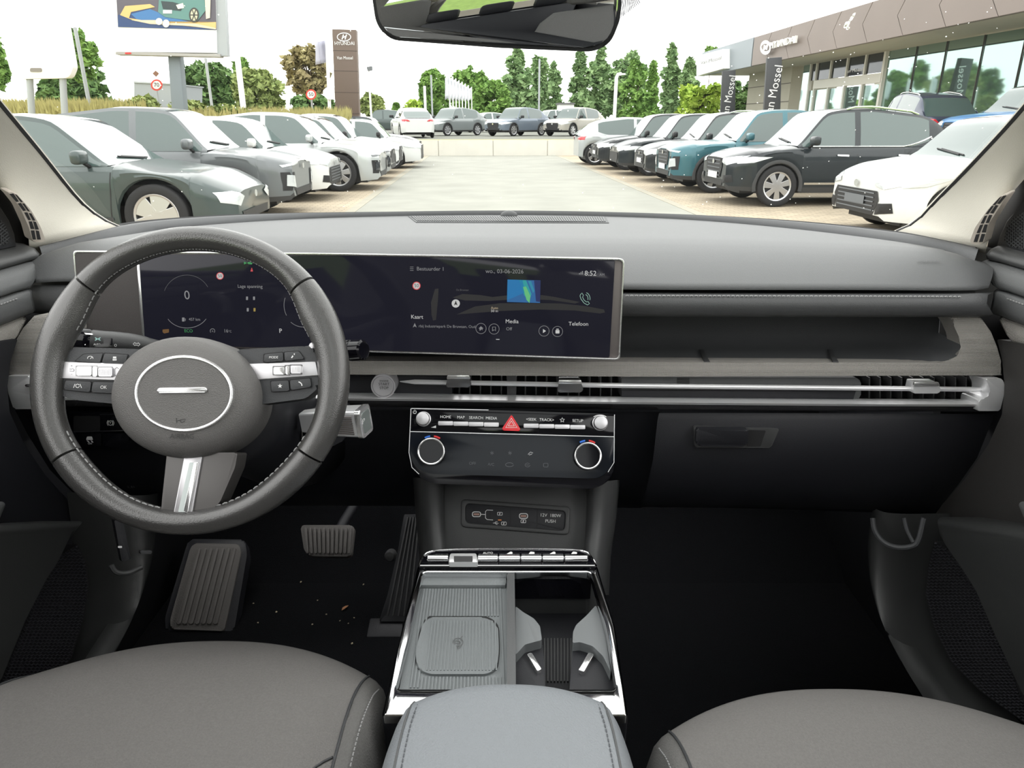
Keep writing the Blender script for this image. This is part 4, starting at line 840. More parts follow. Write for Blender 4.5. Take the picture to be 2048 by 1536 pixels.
# ================================================================ armrest
ar = thing('armrest', 'grey padded centre armrest with sewn seams between the seats', 'armrest', V((0, .4, H - .66)))
AX, AHW, AYF, AZ = -.004, .122, .598, H - .528
def arm_pt(u, v):                       # u across -1..1, v 0 front to 1 back
    wf = AHW * (1 - .10 * (1 - min(1, v / .25)) ** 2)
    x = AX + wf * u; y = AYF - .030 * abs(u) ** 2.6 - v * .42
    z = AZ + .004 - .010 * u * u - .040 * max(0, (abs(u) - .80) / .20) ** 2.2
    if v < .08: z -= .03 * (1 - v / .08) ** 2.2
    return V((x, y, z))
us_ = [-1, -.985, -.96, -.92, -.86] + [-.8 + .1 * i for i in range(17)] + [.86, .92, .96, .985, 1]
vs_ = [0, .008, .018, .03, .045, .06, .08, .12, .2, .35, .5, .7, 1.0]
rows = [[arm_pt(u, v) for u in us_] for v in vs_]
rows = [[V((p.x, p.y - .002, AZ - .10)) for p in rows[0]], [V((p.x, p.y, AZ - .055)) for p in rows[0]]] + rows
rows = [[V((r[0].x, r[0].y, AZ - .12))] + [V((r[0].x - .001, r[0].y, AZ - .07))] + r + [V((r[-1].x + .001, r[-1].y, AZ - .07)), V((r[-1].x, r[-1].y, AZ - .12))] for r in rows]
grid('cushion', rows, 'arm_vinyl', ar, smooth='all')
for s in (-1, 1):
    seam = [arm_pt(s * .815, v) + V((0, 0, .0004)) for v in (.02, .04, .08, .15, .3, .5, .8)]
    tube('welt', cr(seam, 30), .0011, 'soft_grey', ar, n=6)
    dashes('stitching', [p + V((-s * .0065, 0, .0008)) for p in seam], M('thread_blue', (.10, .105, .115), .8), ar, .0055, .0038, .0006)
box('armrest_box', V((AX, .36, H - .80)), (.21, .42, .44), 'black_plastic', ar, .01)
# ================================================================ seats
def seat(name, label, cx, yf, zt, seam_side):
    root = thing(name, label, 'car seat', V((cx, yf - .3, ZF)))
    def surf(u, v):                     # u across -1..1 of 0.26, v from the front edge backwards
        x = cx + .236 * u; au = abs(u)
        y = yf - .088 * au ** 2.3 - v
        z = zt - .012 * (1 - u * u) * 0 + .026 * max(0, (au - .72) / .28) ** 1.2 * min(1, v / .12)
        z -= .030 * max(0, 1 - v / .10) ** 2.0 + .02 * max(0, (v - .1)) - .006 * math.sin(min(v, .3) / .3 * math.pi)
        if au > .93: z -= .035 * ((au - .93) / .07) ** 2
        return V((x, y, z))
    vv = [0, .006, .015, .03, .05, .08, .12, .18, .26, .36, .48, .60]
    uu = [-1 + 2 * i / 48 for i in range(49)]
    rows = [[surf(u, v) for u in uu] for v in vv]
    f0 = rows[0]
    front = [[V((cx + (p.x - cx) * .97, p.y - .05, p.z - .16)) for p in f0], [V((p.x, p.y - .004, p.z - .09)) for p in f0], [V((p.x, p.y + .002, p.z - .03)) for p in f0], [V((p.x, p.y + .0025, p.z - .010)) for p in f0]]
    rows = front + rows
    i0, i1 = 3, 45                     # cushion centre between the bolsters
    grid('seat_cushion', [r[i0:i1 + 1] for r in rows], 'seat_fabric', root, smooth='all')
    def side(r, lo):
        q = r[:i0 + 1] if lo else r[i1:]; e = q[0] if lo else q[-1]; d = -.006 if lo else .006
        ex = [V((e.x + d, e.y, e.z - .05)), V((e.x + d, e.y, e.z - .22))]
        return (ex[::-1] + q) if lo else (q + ex)
    for lo in (True, False):
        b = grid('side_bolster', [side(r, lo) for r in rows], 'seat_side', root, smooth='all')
    for u, s in ((uu[i0], -1), (uu[i1], 1)):
        sm = [surf(u, v) + V((0, 0, .0006)) for v in vv]; tube('seam_piping', cr(sm, 40), .0016, 'soft_dark', root, n=6)
    for s in (-1, 1):
        # curved cross seam that sweeps over the bolster
        cs = [surf(s * u, v) + V((0, 0, .0012)) for u, v in ((.865, .165), (.80, .18), (.73, .21), (.67, .255), (.63, .31), (.60, .38))]
        tube('seam_piping', cr(cs, 24), .0013, 'soft_dark', root, n=6)
        dashes('stitching', [p + V((s * .007, -.004, .0005)) for p in cs], 'thread_light' if s == seam_side else 'thread_dark', root, .006, .004, .0007)
        ed = [surf(s * .955, v) + V((0, 0, .0012)) for v in (.02, .06, .12, .2, .3)]
        dashes('stitching', ed, 'thread_light', root, .006, .004, .0007)
    box('seat_base', V((cx, yf - .36, (zt + ZF) / 2 - .06)), (.42, .44, zt - ZF - .12), 'black_plastic', root, .02)
    # backrest and head restraint
    rows = []
    for z, y, hw_, d in ((-.10, -.50, .20, .05), (-.02, -.53, .235, .07), (.15, -.58, .245, .08), (.35, -.64, .24, .075), (.50, -.69, .21, .06), (.56, -.71, .17, .03)):
        rows.append([V((cx + hw_ * math.copysign(abs(math.cos(t)) ** .6, math.cos(t)), yf + y + d * math.copysign(abs(math.sin(t)) ** .7, math.sin(t)) - (.02 * math.cos(t) ** 2 if math.sin(t) > 0 else 0) * -1, zt + z)) for t in [2 * math.pi * j / 28 for j in range(28)]])
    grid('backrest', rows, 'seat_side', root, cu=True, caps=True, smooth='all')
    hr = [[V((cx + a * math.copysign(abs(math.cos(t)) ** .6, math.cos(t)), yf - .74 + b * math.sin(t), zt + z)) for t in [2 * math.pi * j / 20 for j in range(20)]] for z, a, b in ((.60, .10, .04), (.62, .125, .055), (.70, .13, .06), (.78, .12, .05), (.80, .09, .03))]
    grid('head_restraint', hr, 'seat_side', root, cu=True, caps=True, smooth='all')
    return root
seat('driver_seat', 'grey fabric driver seat cushion behind the steering wheel', -.381, .775, H - .607, -1)
seat('passenger_seat', 'grey fabric front passenger seat cushion right of the armrest', .381, .690, H - .607, -1)
# ================================================================ doors
def door(sg, label):
    nm = 'door_panel'
    root = thing(nm, label, 'car door', V((sg * .76, .7, ZF + .15)))
    dy = 0 if sg < 0 else -.004
    def sect(name, prof, mat, smooth='all'):
        rows = []
        for x, z, yf in prof:
            rows.append([V((sg * x, yf + dy, H + z)) if t == 0 else V((sg * (x - (.004 if t < 2 else 0)), yf + dy - .012 * (1 if t == 1 else 0) - (.03 + .16 * (t - 2) if t > 1 else 0), H + z)) for t in range(7)])
        rows = [[p + V((sg * .03, 0, 0)) for p in rows[0]]] + rows + [[p + V((sg * .03, 0, 0)) for p in rows[-1]]]
        for r in rows: r.insert(0, r[0] + V((sg * .04, .004, 0)))
        return grid(name, rows, mat, root, smooth=smooth)
    sect('top_ledge', [(.80, -.168, 1.09), (.755, -.168, 1.088), (.728, -.171, 1.087), (.712, -.178, 1.086), (.706, -.186, 1.085), (.708, -.192, 1.085)], 'mid_plastic')
    sect('upper_pad', [(.708, -.194, 1.085), (.700, -.197, 1.083), (.696, -.204, 1.068), (.693, -.213, 1.05), (.692, -.221, 1.035), (.696, -.2245, 1.03)], 'soft_grey')
    sect('lower_pad', [(.696, -.2265, 1.03), (.691, -.229, 1.027), (.690, -.238, 1.024), (.690, -.249, 1.024), (.693, -.258, 1.028), (.700, -.262, 1.035)], 'soft_grey')
    sect('fabric_strip', [(.705, -.263, 1.02), (.700, -.268, 1.015), (.702, -.285, .995), (.706, -.291, .99)], 'band_fabric')
    dashes('stitching', [V((sg * .6895, y, H - .2325)) for y in (.99, .9, .8)], 'thread_light', root, .006, .004, .0007)
    LP = PL((sg * .70, .9, H - .5), (-sg, 0, 0)); QP = PL((sg * .655, .9, H - .6), (-sg, 0, 0)); TPp = PL((sg * .735, 1.0, H - .1), (-sg, 0, 0))
    if sg < 0:
        low = [(36, 676), (20, 720), (13, 775), (18, 825), (45, 885), (90, 950), (150, 1015), (176, 1045), (-250, 1110), (-250, 720)]
        grille = [(156, 1089), (172, 1124), (178, 1175), (168, 1237), (145, 1312), (105, 1375), (-40, 1480), (4, 1355), (51, 1241), (84, 1153), (120, 1110)]
        pocket = [(176, 1042), (150, 1075), (112, 1108), (84, 1150), (51, 1240), (4, 1355), (-60, 1500), (-400, 1500), (-400, 1075)]
        twh = [(-90, 330), (0, 409), (20, 440), (31, 468), (35, 493), (-90, 520)]; twg = [(-90, 375), (0, 437), (12, 452), (20, 477), (14, 487), (-90, 506)]
        seal = [(-130, 250), (0, 370), (25, 396), (47, 430), (60, 468), (67, 499), (33, 498), (27, 465), (13, 437), (-5, 408), (-130, 300)]
    else:
        low = [(1992, 678), (2006, 722), (2011, 775), (2005, 830), (1978, 890), (1930, 958), (1864, 1030), (2300, 1105), (2300, 735)]
        grille = [(1868, 1082), (1856, 1130), (1850, 1190), (1866, 1255), (1900, 1322), (1960, 1382), (2090, 1475), (2040, 1385), (2003, 1265), (1962, 1172), (1930, 1122), (1892, 1096)]
        pocket = [(1863, 1034), (1871, 1078), (1893, 1093), (1932, 1118), (1964, 1168), (2005, 1262), (2042, 1382), (2090, 1500), (2430, 1500), (2430, 1120)]
        twh = [(2140, 330), (2048, 402), (2012, 440), (1998, 470), (1990, 498), (2140, 530)]; twg = [(2140, 370), (2048, 424), (2026, 436), (2012, 456), (2008, 480), (2016, 491), (2140, 520)]
        seal = [(2170, 240), (2048, 352), (2014, 394), (1990, 432), (1980, 468), (1970, 503), (1994, 502), (2001, 470), (2016, 438), (2052, 402), (2170, 290)]
    slab('lower_panel', LP, rp(low, [6, 0, 0, 0, 0, 0, 0, 0, 0, 0][:len(low)]), -.05, .0, M('door_brown', (.036, .034, .033), .5, bump=.3, bs=1000) if sg > 0 else 'black_plastic', root, .006)
    slab('pocket_back', QP, grille, -.05, .006, 'seal_rubber', root)
    # ribbed speaker grille: stacked wavy ridges clipped to its outline
    gy0 = min(y for x, y in grille); gy1 = max(y for x, y in grille); bm = bmesh.new(); y = gy0 + 5; edge = [(grille[i], grille[(i + 1) % len(grille)]) for i in range(len(grille))]
    while y < min(gy1, 1470):
        xs = sorted(a[0] + (b[0] - a[0]) * (y - a[1]) / (b[1] - a[1]) for a, b in edge if (a[1] - y) * (b[1] - y) < 0)
        if len(xs) >= 2 and xs[-1] - xs[0] > 8:
            x0, x1 = xs[0] + 3, xs[-1] - 3; n = max(3, int((x1 - x0) / 4))
            bm_tube(bm, [QP.hit(lerp(x0, x1, i / n), y + (1.3 if i % 2 else -1.3), .0075) for i in range(n + 1)], .0011, 4)
        y += 6.2
    tag(bm_obj('speaker_ribs', bm, M('grille_black', (.022, .022, .027), .45), root, False), kind='stuff')
    slab('pocket_shell', QP, rp(pocket, [0, 0, 0, 0, 0, 0, 0, 0, 0, 0][:len(pocket)]), -.06, .026, M('pocket_plastic', (.030, .031, .031), .42, bump=.15, bs=1200), root, .024, 5)
    slab('mirror_corner', TPp, twh, -.02, .012, 'black_plastic', root, .004)
    slab('tweeter_back', TPp, twg, .0121, .0124, 'seal_rubber', root)
    ln = []
    x0, x1 = min(x for x, y in twg), max(x for x, y in twg); yy0, yy1 = min(y for x, y in twg), max(y for x, y in twg)
    eg = [(twg[i], twg[(i + 1) % len(twg)]) for i in range(len(twg))]
    for s in (1, -1):
        for k in range(-40, 60):
            c = (yy0 if s > 0 else yy1) + k * 7; pts = []
            for a, b in eg:
                fa = a[1] - c - s * .8 * (a[0] - x0); fb = b[1] - c - s * .8 * (b[0] - x0)
                if fa * fb < 0: t = fa / (fa - fb); pts.append((lerp(a[0], b[0], t), lerp(a[1], b[1], t)))
            if len(pts) == 2: ln.append(pts)
    tag(strokes('tweeter_mesh', TPp, ln, 1.6, 'soft_dark', root, .0135), kind='stuff')
    slab('door_seal', PL((sg * .745, 1.0, H), (-sg, 0, 0)), seal, -.02, .004, 'seal_rubber', root, .003)
    q = [V((sg * .690, .865, H - .487)), V((sg * .684, .85, H - .482)), V((sg * .678, .80, H - .478)), V((sg * .67, .6, H - .47)), V((sg * .67, .2, H - .46))]
    tube('arm_rest', cr(q, 16), [.005, .016, .022, .026] + [.028] * 12, 'soft_grey', root, n=14)
    # frame over the side window
    return root
door(-1, 'dark door panel on the driver side, left edge of the cabin'); door(1, 'dark grey-brown door panel on the passenger side, right edge of the cabin')
# ---- side panels of the footwells
def kick(a, b, sg, name, label):
    root = thing(name, label, 'trim panel', V((sg * .64, 1.1, ZF)))
    A = cr(a, 20); B = cr(b, 20); rows = []
    for k in range(9):
        s = k / 8; rows.append([D(p.x, p.y, sg * .585).lerp(D(q.x, q.y, sg * .665), s) + V((-sg * .025 * math.sin(math.pi * s), -.01 * math.sin(math.pi * s), 0)) for p, q in zip(A, B)])
    rows = [[p + V((sg * .04, .05, 0)) for p in rows[0]]] + rows + [[p + V((sg * .03, 0, 0)) for p in rows[-1]]]
    grid('kick_panel', rows, 'pocket_plastic', root, smooth='all'); return root
kr = kick([(1746, 1012), (1738, 1060), (1736, 1110), (1742, 1170), (1762, 1240), (1796, 1310), (1850, 1400), (1920, 1500)], [(1862, 1027), (1860, 1060), (1852, 1110), (1848, 1180), (1862, 1255), (1896, 1325), (1960, 1400), (2040, 1500)], 1, 'footwell_trim', 'dark footwell side panel by the passenger door')
kp = PL.three(D(1750, 1040, .575), D(1850, 1040, .63), D(1800, 1150, .60))
tube('access_lip', [kp.hit(x, y, .012) for x, y in cr([(1745, 1036), (1750, 1062), (1768, 1085), (1795, 1095), (1822, 1093), (1836, 1082), (1848, 1036)], 24)], .004, 'soft_dark', kr, n=8)
tube('access_lip', [kp.hit(x, y, .012) for x, y in cr([(1808, 1036), (1814, 1060), (1826, 1084)], 8)], .003, 'soft_dark', kr, n=8)
kl = kick([(318, 985), (312, 1060), (304, 1120), (280, 1200), (252, 1262), (210, 1330), (150, 1430)], [(172, 985), (182, 1070), (184, 1130), (180, 1200), (166, 1262), (130, 1350), (60, 1460)], -1, 'footwell_trim', 'dark footwell side panel by the driver door with bonnet release')
kp = PL.three(D(300, 1040, -.575), D(200, 1040, -.63), D(250, 1150, -.60))
slab('bonnet_release', kp, rp([(228, 1040), (246, 1040), (262, 1118), (244, 1124)], 3), .0, .02, 'black_plastic', kl, .004)
slab('release_symbol', kp, rect(236, 1092, 244, 1096, 1), .02, .0206, 'print_white', kl)
tube('access_lip', [kp.hit(x, y, .012) for x, y in cr([(222, 1130), (232, 1144), (256, 1146), (284, 1134)], 14)], .004, 'mid_plastic', kl, n=8)
slab('trim_clip', kp, rect(281, 1101, 304, 1108, 2), .0, .012, 'soft_dark', kl, .002)
# ================================================================ pedals
fr = thing('footrest_pedal', 'wide ribbed black foot rest left of the brake pedal', 'pedal', W(400, 1268, 1.30))
FP = PL.three(W(382, 1080, 1.46), W(490, 1080, 1.46), W(335, 1268, 1.28))
slab('rest_base', FP, rp([(378, 1078), (490, 1079), (494, 1110), (468, 1262), (448, 1272), (332, 1265), (330, 1235), (372, 1095)], 8), -.03, .0, 'black_plastic', fr, .006)
slab('rest_pad', FP, rp([(388, 1086), (478, 1088), (482, 1105), (448, 1262), (342, 1258), (340, 1240), (380, 1098)], 6), .0, .006, M('pedal_rubber', (.115, .108, .102), .7, bump=.4, bs=500), fr, .003)
for k in range(7):
    t = (k + .5) / 7; xa = lerp(392, 474, t); xb = lerp(350, 436, t)
    slab('pad_rib', FP, rp([(xa - 4, 1096), (xa + 4, 1096), (xb + 4.5, 1248), (xb - 4.5, 1248)], 3), .006, .010, 'pedal_rubber', fr, .002)
bp_ = thing('brake_pedal', 'small ribbed black brake pedal above the carpet', 'pedal', W(655, 1115, 1.36))
BK = PL.three(W(602, 1052, 1.38), W(708, 1052, 1.38), W(655, 1112, 1.33))
bo = rp([(601, 1054), (607, 1050), (703, 1050), (709, 1056), (703, 1108), (696, 1113), (620, 1112), (608, 1100)], 5)
slab('pedal_pad', BK, bo, -.015, .0, 'pedal_rubber', bp_, .004)
for k in range(11):
    x = 611 + k * 9; slab('pad_rib', BK, rp([(x - 2.6, 1055), (x + 2.6, 1055), (lerp(655, x, .92) + 2.6, 1107), (lerp(655, x, .92) - 2.6, 1107)], 2), .0, .004, 'pedal_rubber', bp_, .0015)
tube('pedal_arm', [W(668, 1080, 1.40), W(690, 1040, 1.46), W(712, 1005, 1.52), W(725, 960, 1.6)], .012, 'black_plastic', bp_, n=10)
ap = thing('accelerator_pedal', 'long narrow black accelerator pedal beside the console', 'pedal', W(770, 1285, 1.28))
AP_ = PL.three(W(806, 1030, 1.44), W(842, 1030, 1.44), W(765, 1240, 1.30))
slab('pedal_pad', AP_, rp([(808, 1028), (848, 1028), (840, 1130), (836, 1243), (758, 1243), (775, 1190), (796, 1100)], 4), -.015, .0, 'black_plastic', ap, .003)
for k in range(5):
    t = (k + .6) / 6; slab('pad_rib', AP_, [(lerp(812, 846, t) - 1.6, 1034), (lerp(812, 846, t) + 1.6, 1034), (lerp(768, 834, t) + 1.6, 1232), (lerp(768, 834, t) - 1.6, 1232)], .0, .004, 'mid_plastic', ap, .001)
box('pedal_base', W(772, 1263, 1.292), (.075, .05, .03), 'black_plastic', ap, .004, Matrix.Rotation(.25, 3, 'X'))
lathe('stop_button', W(780, 1112, 1.42), (0, -1, .4), [(.013, -.02), (.013, .0), (.010, .006), (0, .007)], 'mid_plastic', ap, 16)
# ---- crumbs and a leaf scrap on the carpet
lf = G(690, 1217, ZF + .012)
bm = bmesh.new()
Lp = [(-.010, 0), (-.004, .0035), (.005, .003), (.011, 0), (.004, -.003), (-.005, -.0028)]
rotm = Matrix.Rotation(1.0, 3, 'Z')
bm_prism(bm, [lf + rotm @ V((x, y, .003 + .0012 * math.cos(x * 300))) for x, y in Lp], [lf + rotm @ V((x, y, .0022 + .0012 * math.cos(x * 300))) for x, y in Lp])
tag(bm_obj('leaf_scrap', bm, M('dry_leaf', (.35, .16, .07), .7), None), 'curled brown leaf scrap on the dark carpet below the brake pedal', 'leaf')
for k, (x, y) in enumerate(((507, 1208), (516, 1247), (625, 1250), (653, 1230), (680, 1243), (708, 1237), (704, 1288), (635, 1202), (602, 1165), (553, 1225), (697, 1248), (727, 1170))):
    c = G(x, y, ZF + .012); bm = bmesh.new(); bmesh.ops.create_icosphere(bm, subdivisions=1, radius=.0015 + .0010 * random.random(), matrix=Matrix.Translation(c + V((0, 0, .002))) @ Matrix.Diagonal((1, .6 + random.random(), .6, 1)))
    for v in bm.verts: v.co += V((random.uniform(-1, 1), random.uniform(-1, 1), random.uniform(-1, 1))) * .0006
    tag(bm_obj('crumb', bm, M('crumb_tan', (.45, .38, .26), .8), None), 'tiny pale crumb lying on the black carpet near the brake pedal', 'crumb', 'crumbs on the driver side carpet')
# ================================================================ rear-view mirror
mr = thing('rear_view_mirror', 'black framed rear-view mirror hanging at the top of the windscreen', 'mirror', W(1000, 0, .80))
MP = PL(W(995, 50, .80), V((-.10, -.99, -.085)))
mo = rp([(742, -110), (745, 0), (752, 48), (778, 80), (1000, 96), (1188, 104), (1222, 86), (1240, 40), (1250, -110)], [10, 0, 18, 22, 0, 22, 20, 10, 10])
mi = [(995 + (x - 995) * .975, y * .935 - 1 if y > 0 else y * .9) for x, y in mo]
slab('mirror_case', MP, mo, -.03, .0, 'black_plastic', mr, .006, 3)
slab('mirror_glass', MP, mi, .0, .0012, 'mirror_glass', mr, .0006)
tube('mirror_stem', [W(1010, 20, .83), W(1010, -60, .86), W(1010, -110, .88)], .014, 'black_plastic', mr, n=12)
# hatched shading patch printed on the windscreen beside the mirror
tag(strokes('shade_print', PL(W(1255, 20, .98), (0, -.6, -.75)), [[(1236 + k * 3.4 - .0, 36 - k * 2.6 + 4), (1243 + k * 2.0, -12)] for k in range(14)], 1.5, 'seal_rubber', ws, 0), kind='stuff')
# ================================================================ OUTSIDE: the car park
TH = math.atan2(.048, .9989)                # the lane runs a little to the left of the camera's axis
EU = V((-math.sin(TH), math.cos(TH), 0)); EV = V((math.cos(TH), math.sin(TH), 0))
def LN(u, v, z=0.0): return EU * u + EV * v + V((0, 0, z))
def to_uv(p): return p.dot(EU), p.dot(EV)
def ground(name, pts, z0, z1, mat, label):
    bm = bmesh.new(); bm_prism(bm, [V((v, u, z1)) for u, v in pts], [V((v, u, z0)) for u, v in pts])
    o = bm_obj(name, bm, mat); o.rotation_euler = (0, 0, TH); return tag(o, label, kind='structure')
def paver_mat(name, c1, c2, mortar, scale):
    mt = bpy.data.materials.new(name); mt.use_nodes = True; nt = mt.node_tree; b = nt.nodes['Principled BSDF']; b.inputs['Roughness'].default_value = .85
    tc = nt.nodes.new('ShaderNodeTexCoord'); br = nt.nodes.new('ShaderNodeTexBrick'); nt.links.new(tc.outputs['Object'], br.inputs['Vector'])
    br.inputs['Scale'].default_value = scale; br.inputs['Color1'].default_value = (*c1, 1); br.inputs['Color2'].default_value = (*c2, 1); br.inputs['Mortar'].default_value = (*mortar, 1); br.inputs['Mortar Size'].default_value = .015
    ns = nt.nodes.new('ShaderNodeTexNoise'); ns.inputs['Scale'].default_value = .7; ns.inputs['Detail'].default_value = 5; nt.links.new(tc.outputs['Object'], ns.inputs['Vector'])
    mx = nt.nodes.new('ShaderNodeMix'); mx.data_type = 'RGBA'; mx.blend_type = 'MULTIPLY'; mx.inputs['Factor'].default_value = .5
    nt.links.new(br.outputs['Color'], mx.inputs[6]); nt.links.new(ns.outputs['Fac'], mx.inputs[7]); nt.links.new(mx.outputs[2], b.inputs['Base Color'])
    MATS[name] = mt; return mt
GK = 1.0
M('asphalt', (.285, .285, .25), .9, var=.22, vs=1.1, bump=.4, bs=60, spec=.25)
M('concrete_edge', (.32, .30, .24), .85, var=.15, vs=3)
paver_mat('pavers', (.56, .47, .34), (.44, .37, .27), (.28, .235, .17), 2.2)
M('grass', (.17, .26, .05), .9, var=.4, vs=4)
M('dry_grass', (.32, .29, .11), .9, var=.4, vs=6)
M('far_ground', (.14, .145, .12), .9, var=.2, vs=.3)
ground('wider_ground', [(-60, -150), (300, -150), (300, 150), (-60, 150)], -.6, -.06, 'far_ground', 'grey ground around the car park')
ground('asphalt_lane', [(-20, -2.02), (33.7, -2.02), (33.7, 3.54), (-20, 3.54)], -.08, .0, 'asphalt', 'grey asphalt lane between the two rows of parked cars')
ground('paved_bay_strip', [(-20, -12), (33.7, -12), (33.7, -2.18), (-20, -2.18)], -.08, .0, 'pavers', 'brick paved parking bays left of the lane')
ground('paved_bay_strip', [(-20, 3.70), (33.7, 3.70), (33.7, 9.9), (-20, 9.9)], -.08, .0, 'pavers', 'brick paved parking bays right of the lane')
ground('kerb_line', [(-20, -2.18), (33.7, -2.18), (33.7, -2.02), (-20, -2.02)], -.08, .006, 'concrete_edge', 'pale concrete edging along the left side of the lane')
ground('kerb_line', [(-20, 3.54), (33.7, 3.54), (33.7, 3.70), (-20, 3.70)], -.08, .006, 'concrete_edge', 'pale concrete edging along the right side of the lane')
ground('raised_terrace', [(34.0, -40), (130, -40), (130, 40), (34.0, 40)], -.05, .60, 'far_ground', 'raised terrace at the end of the lane')
ground('terrace_grass', [(33.9, -12), (35.6, -12), (35.6, 12), (33.9, 12)], .55, .64, 'dry_grass', 'strip of yellow-green grass on top of the low wall')
ground('showroom_forecourt', [(14, 9.9), (34.0, 9.9), (34.0, 40), (14, 40)], -.05, .56, 'pavers', 'raised forecourt in front of the showroom')
wl = ground('wall_back', [(33.6, -12), (33.9, -12), (33.9, 12), (33.6, 12)], -.05, .63, M('white_wall', (.62, .60, .54), .85, var=.12, vs=2), 'low white retaining wall across the end of the lane')
for k in range(10): ground('trim_%d' % (20 + k), [(33.55, -11.2 + k * 2.4), (33.6, -11.2 + k * 2.4), (33.6, -8.84 + k * 2.4), (33.55, -8.84 + k * 2.4)], -.02, .66, 'white_wall', 'precast panel of the low white wall')
# behind the camera: kerb wall and a grass bank
ground('trim_30', [(-9.3, -40), (-9.0, -40), (-9.0, 30), (-9.3, 30)], -.05, 1.05, M('rear_wall', (.25, .23, .19), .85, var=.15, vs=2), 'low concrete wall behind the car')
rows = [[V((v, u, z)) for v in range(-40, 31, 7)] for u, z in ((-9.3, 1.0), (-11, 1.3), (-16, 3.6), (-24, 5.0), (-60, 5.5))]
o = grid('grass_slope', rows, 'grass', smooth='all'); o.rotation_euler = (0, 0, TH); tag(o, 'green grass slope behind the car', kind='structure')
# planted bank behind the left row
rows = [[V((v, u, z)) for u in range(-6, 61, 6)] for v, z in ((-10.5, -.05), (-12, .35), (-15, 1.5), (-18, 2.1), (-30, 2.4), (-120, 2.6))]
bk = grid('grass_bank', rows, 'dry_grass', smooth='all'); bk.rotation_euler = (0, 0, TH); tag(bk, 'dry grass bank rising behind the left row of cars', kind='structure')
# ================================================================ parked cars
M('car_tyre', (.012, .012, .013), .8); M('car_black', (.010, .010, .011), .5); M('car_cladding', (.035, .036, .037), .6)
M('rim_silver', (.55, .55, .56), .3, .9); M('rim_dark', (.03, .03, .032), .35, .4); M('lamp_clear', (.60, .63, .64), .12, .2, coat=1); M('lamp_dark', (.05, .055, .06), .15, .2, coat=1)
M('lamp_red', (.55, .02, .03), .2, coat=1); M('plate_white', (.75, .75, .73), .5); M('plate_grey', (.12, .13, .14), .5); M('car_chrome', (.75, .76, .76), .15, 1.0)
def car_glass(): 
    return M('car_glass', (.055, .085, .080), .03, spec=.6, coat=.6)
car_glass()
def paint(name, col, metal=.35, r=.28): return M(name, col, r, metal * .6, coat=.4, spec=.3)
WM = {}
def wheel_meshes(style):
    if style in WM: return WM[style]
    n = 36
    def lat(prof):
        vs = [(r * math.cos(2 * math.pi * j / n), h, r * math.sin(2 * math.pi * j / n)) for r, h in prof for j in range(n)]; k = len(prof)
        return vs, [(i * n + j, i * n + (j + 1) % n, (i + 1) * n + (j + 1) % n, (i + 1) * n + j) for i in range(k - 1) for j in range(n)]
    vs, fs = lat([(.66, -.10), (.70, .10), (.78, .125), (.90, .125), (.98, .10), (1.0, .05), (1.0, -.22), (.95, -.30), (.66, -.30)])
    ty = bpy.data.meshes.new('tyre'); ty.from_pydata(vs, [], fs); ty.materials.append(MATS['car_tyre'])
    for p in ty.polygons: p.use_smooth = True
    bm = bmesh.new()
    k = 5 if style != 'turbine' else 7
    for i in range(k):
        a = 2 * math.pi * i / k; w0, w1 = (.10, .16) if style != 'aero' else (.16, .36)
        sw = .22 if style == 'turbine' else 0
        P = [(.10, -w0), (.68, -w1), (.68, w1), (.10, w0)]
        tops = [];
        for r, q in P:
            b = a + (sw * r); x = r * math.cos(b) - q * math.sin(b); z = r * math.sin(b) + q * math.cos(b); tops.append(V((x, .06 + .02 * (r < .2), z)))
        bm_prism(bm, tops, [p - V((0, .05, 0)) for p in tops], .012)
    bmesh.ops.create_cone(bm, cap_ends=True, segments=20, radius1=.17, radius2=.15, depth=.08, matrix=Matrix.Translation((0, .04, 0)) @ Matrix.Rotation(-math.pi / 2, 4, 'X'))
    vs2, fs2 = lat([(.64, -.05), (.64, .08), (.70, .11), (.72, .09)]); base = [bm.verts.new(v) for v in vs2]
    for f in fs2: bm.faces.new([base[i] for i in f])
    bmesh.ops.recalc_face_normals(bm, faces=bm.faces)
    rm = bpy.data.meshes.new('rim'); bm.to_mesh(rm); bm.free(); rm.materials.append(MATS['rim_silver'])
    bm = bmesh.new(); bmesh.ops.create_circle(bm, cap_ends=True, segments=28, radius=.66, matrix=Matrix.Translation((0, -.06, 0)) @ Matrix.Rotation(math.pi / 2, 4, 'X'))
    dk = bpy.data.meshes.new('brake_disc'); bm.to_mesh(dk); bm.free(); dk.materials.append(MATS['rim_dark'])
    WM[style] = (ty, rm, dk); return WM[style]
def smooth_poly(pts, x):
    """height at x on a softened polyline"""
    def lin(t):
        if t <= pts[0][0]: return pts[0][1]
        for i in range(len(pts) - 1):
            if t <= pts[i + 1][0]: return lerp(pts[i][1], pts[i + 1][1], (t - pts[i][0]) / (pts[i + 1][0] - pts[i][0]))
        return pts[-1][1]
    return sum(lin(x + d * .05) * w for d, w in ((-2, 1), (-1, 2), (0, 3), (1, 2), (2, 1))) / 9
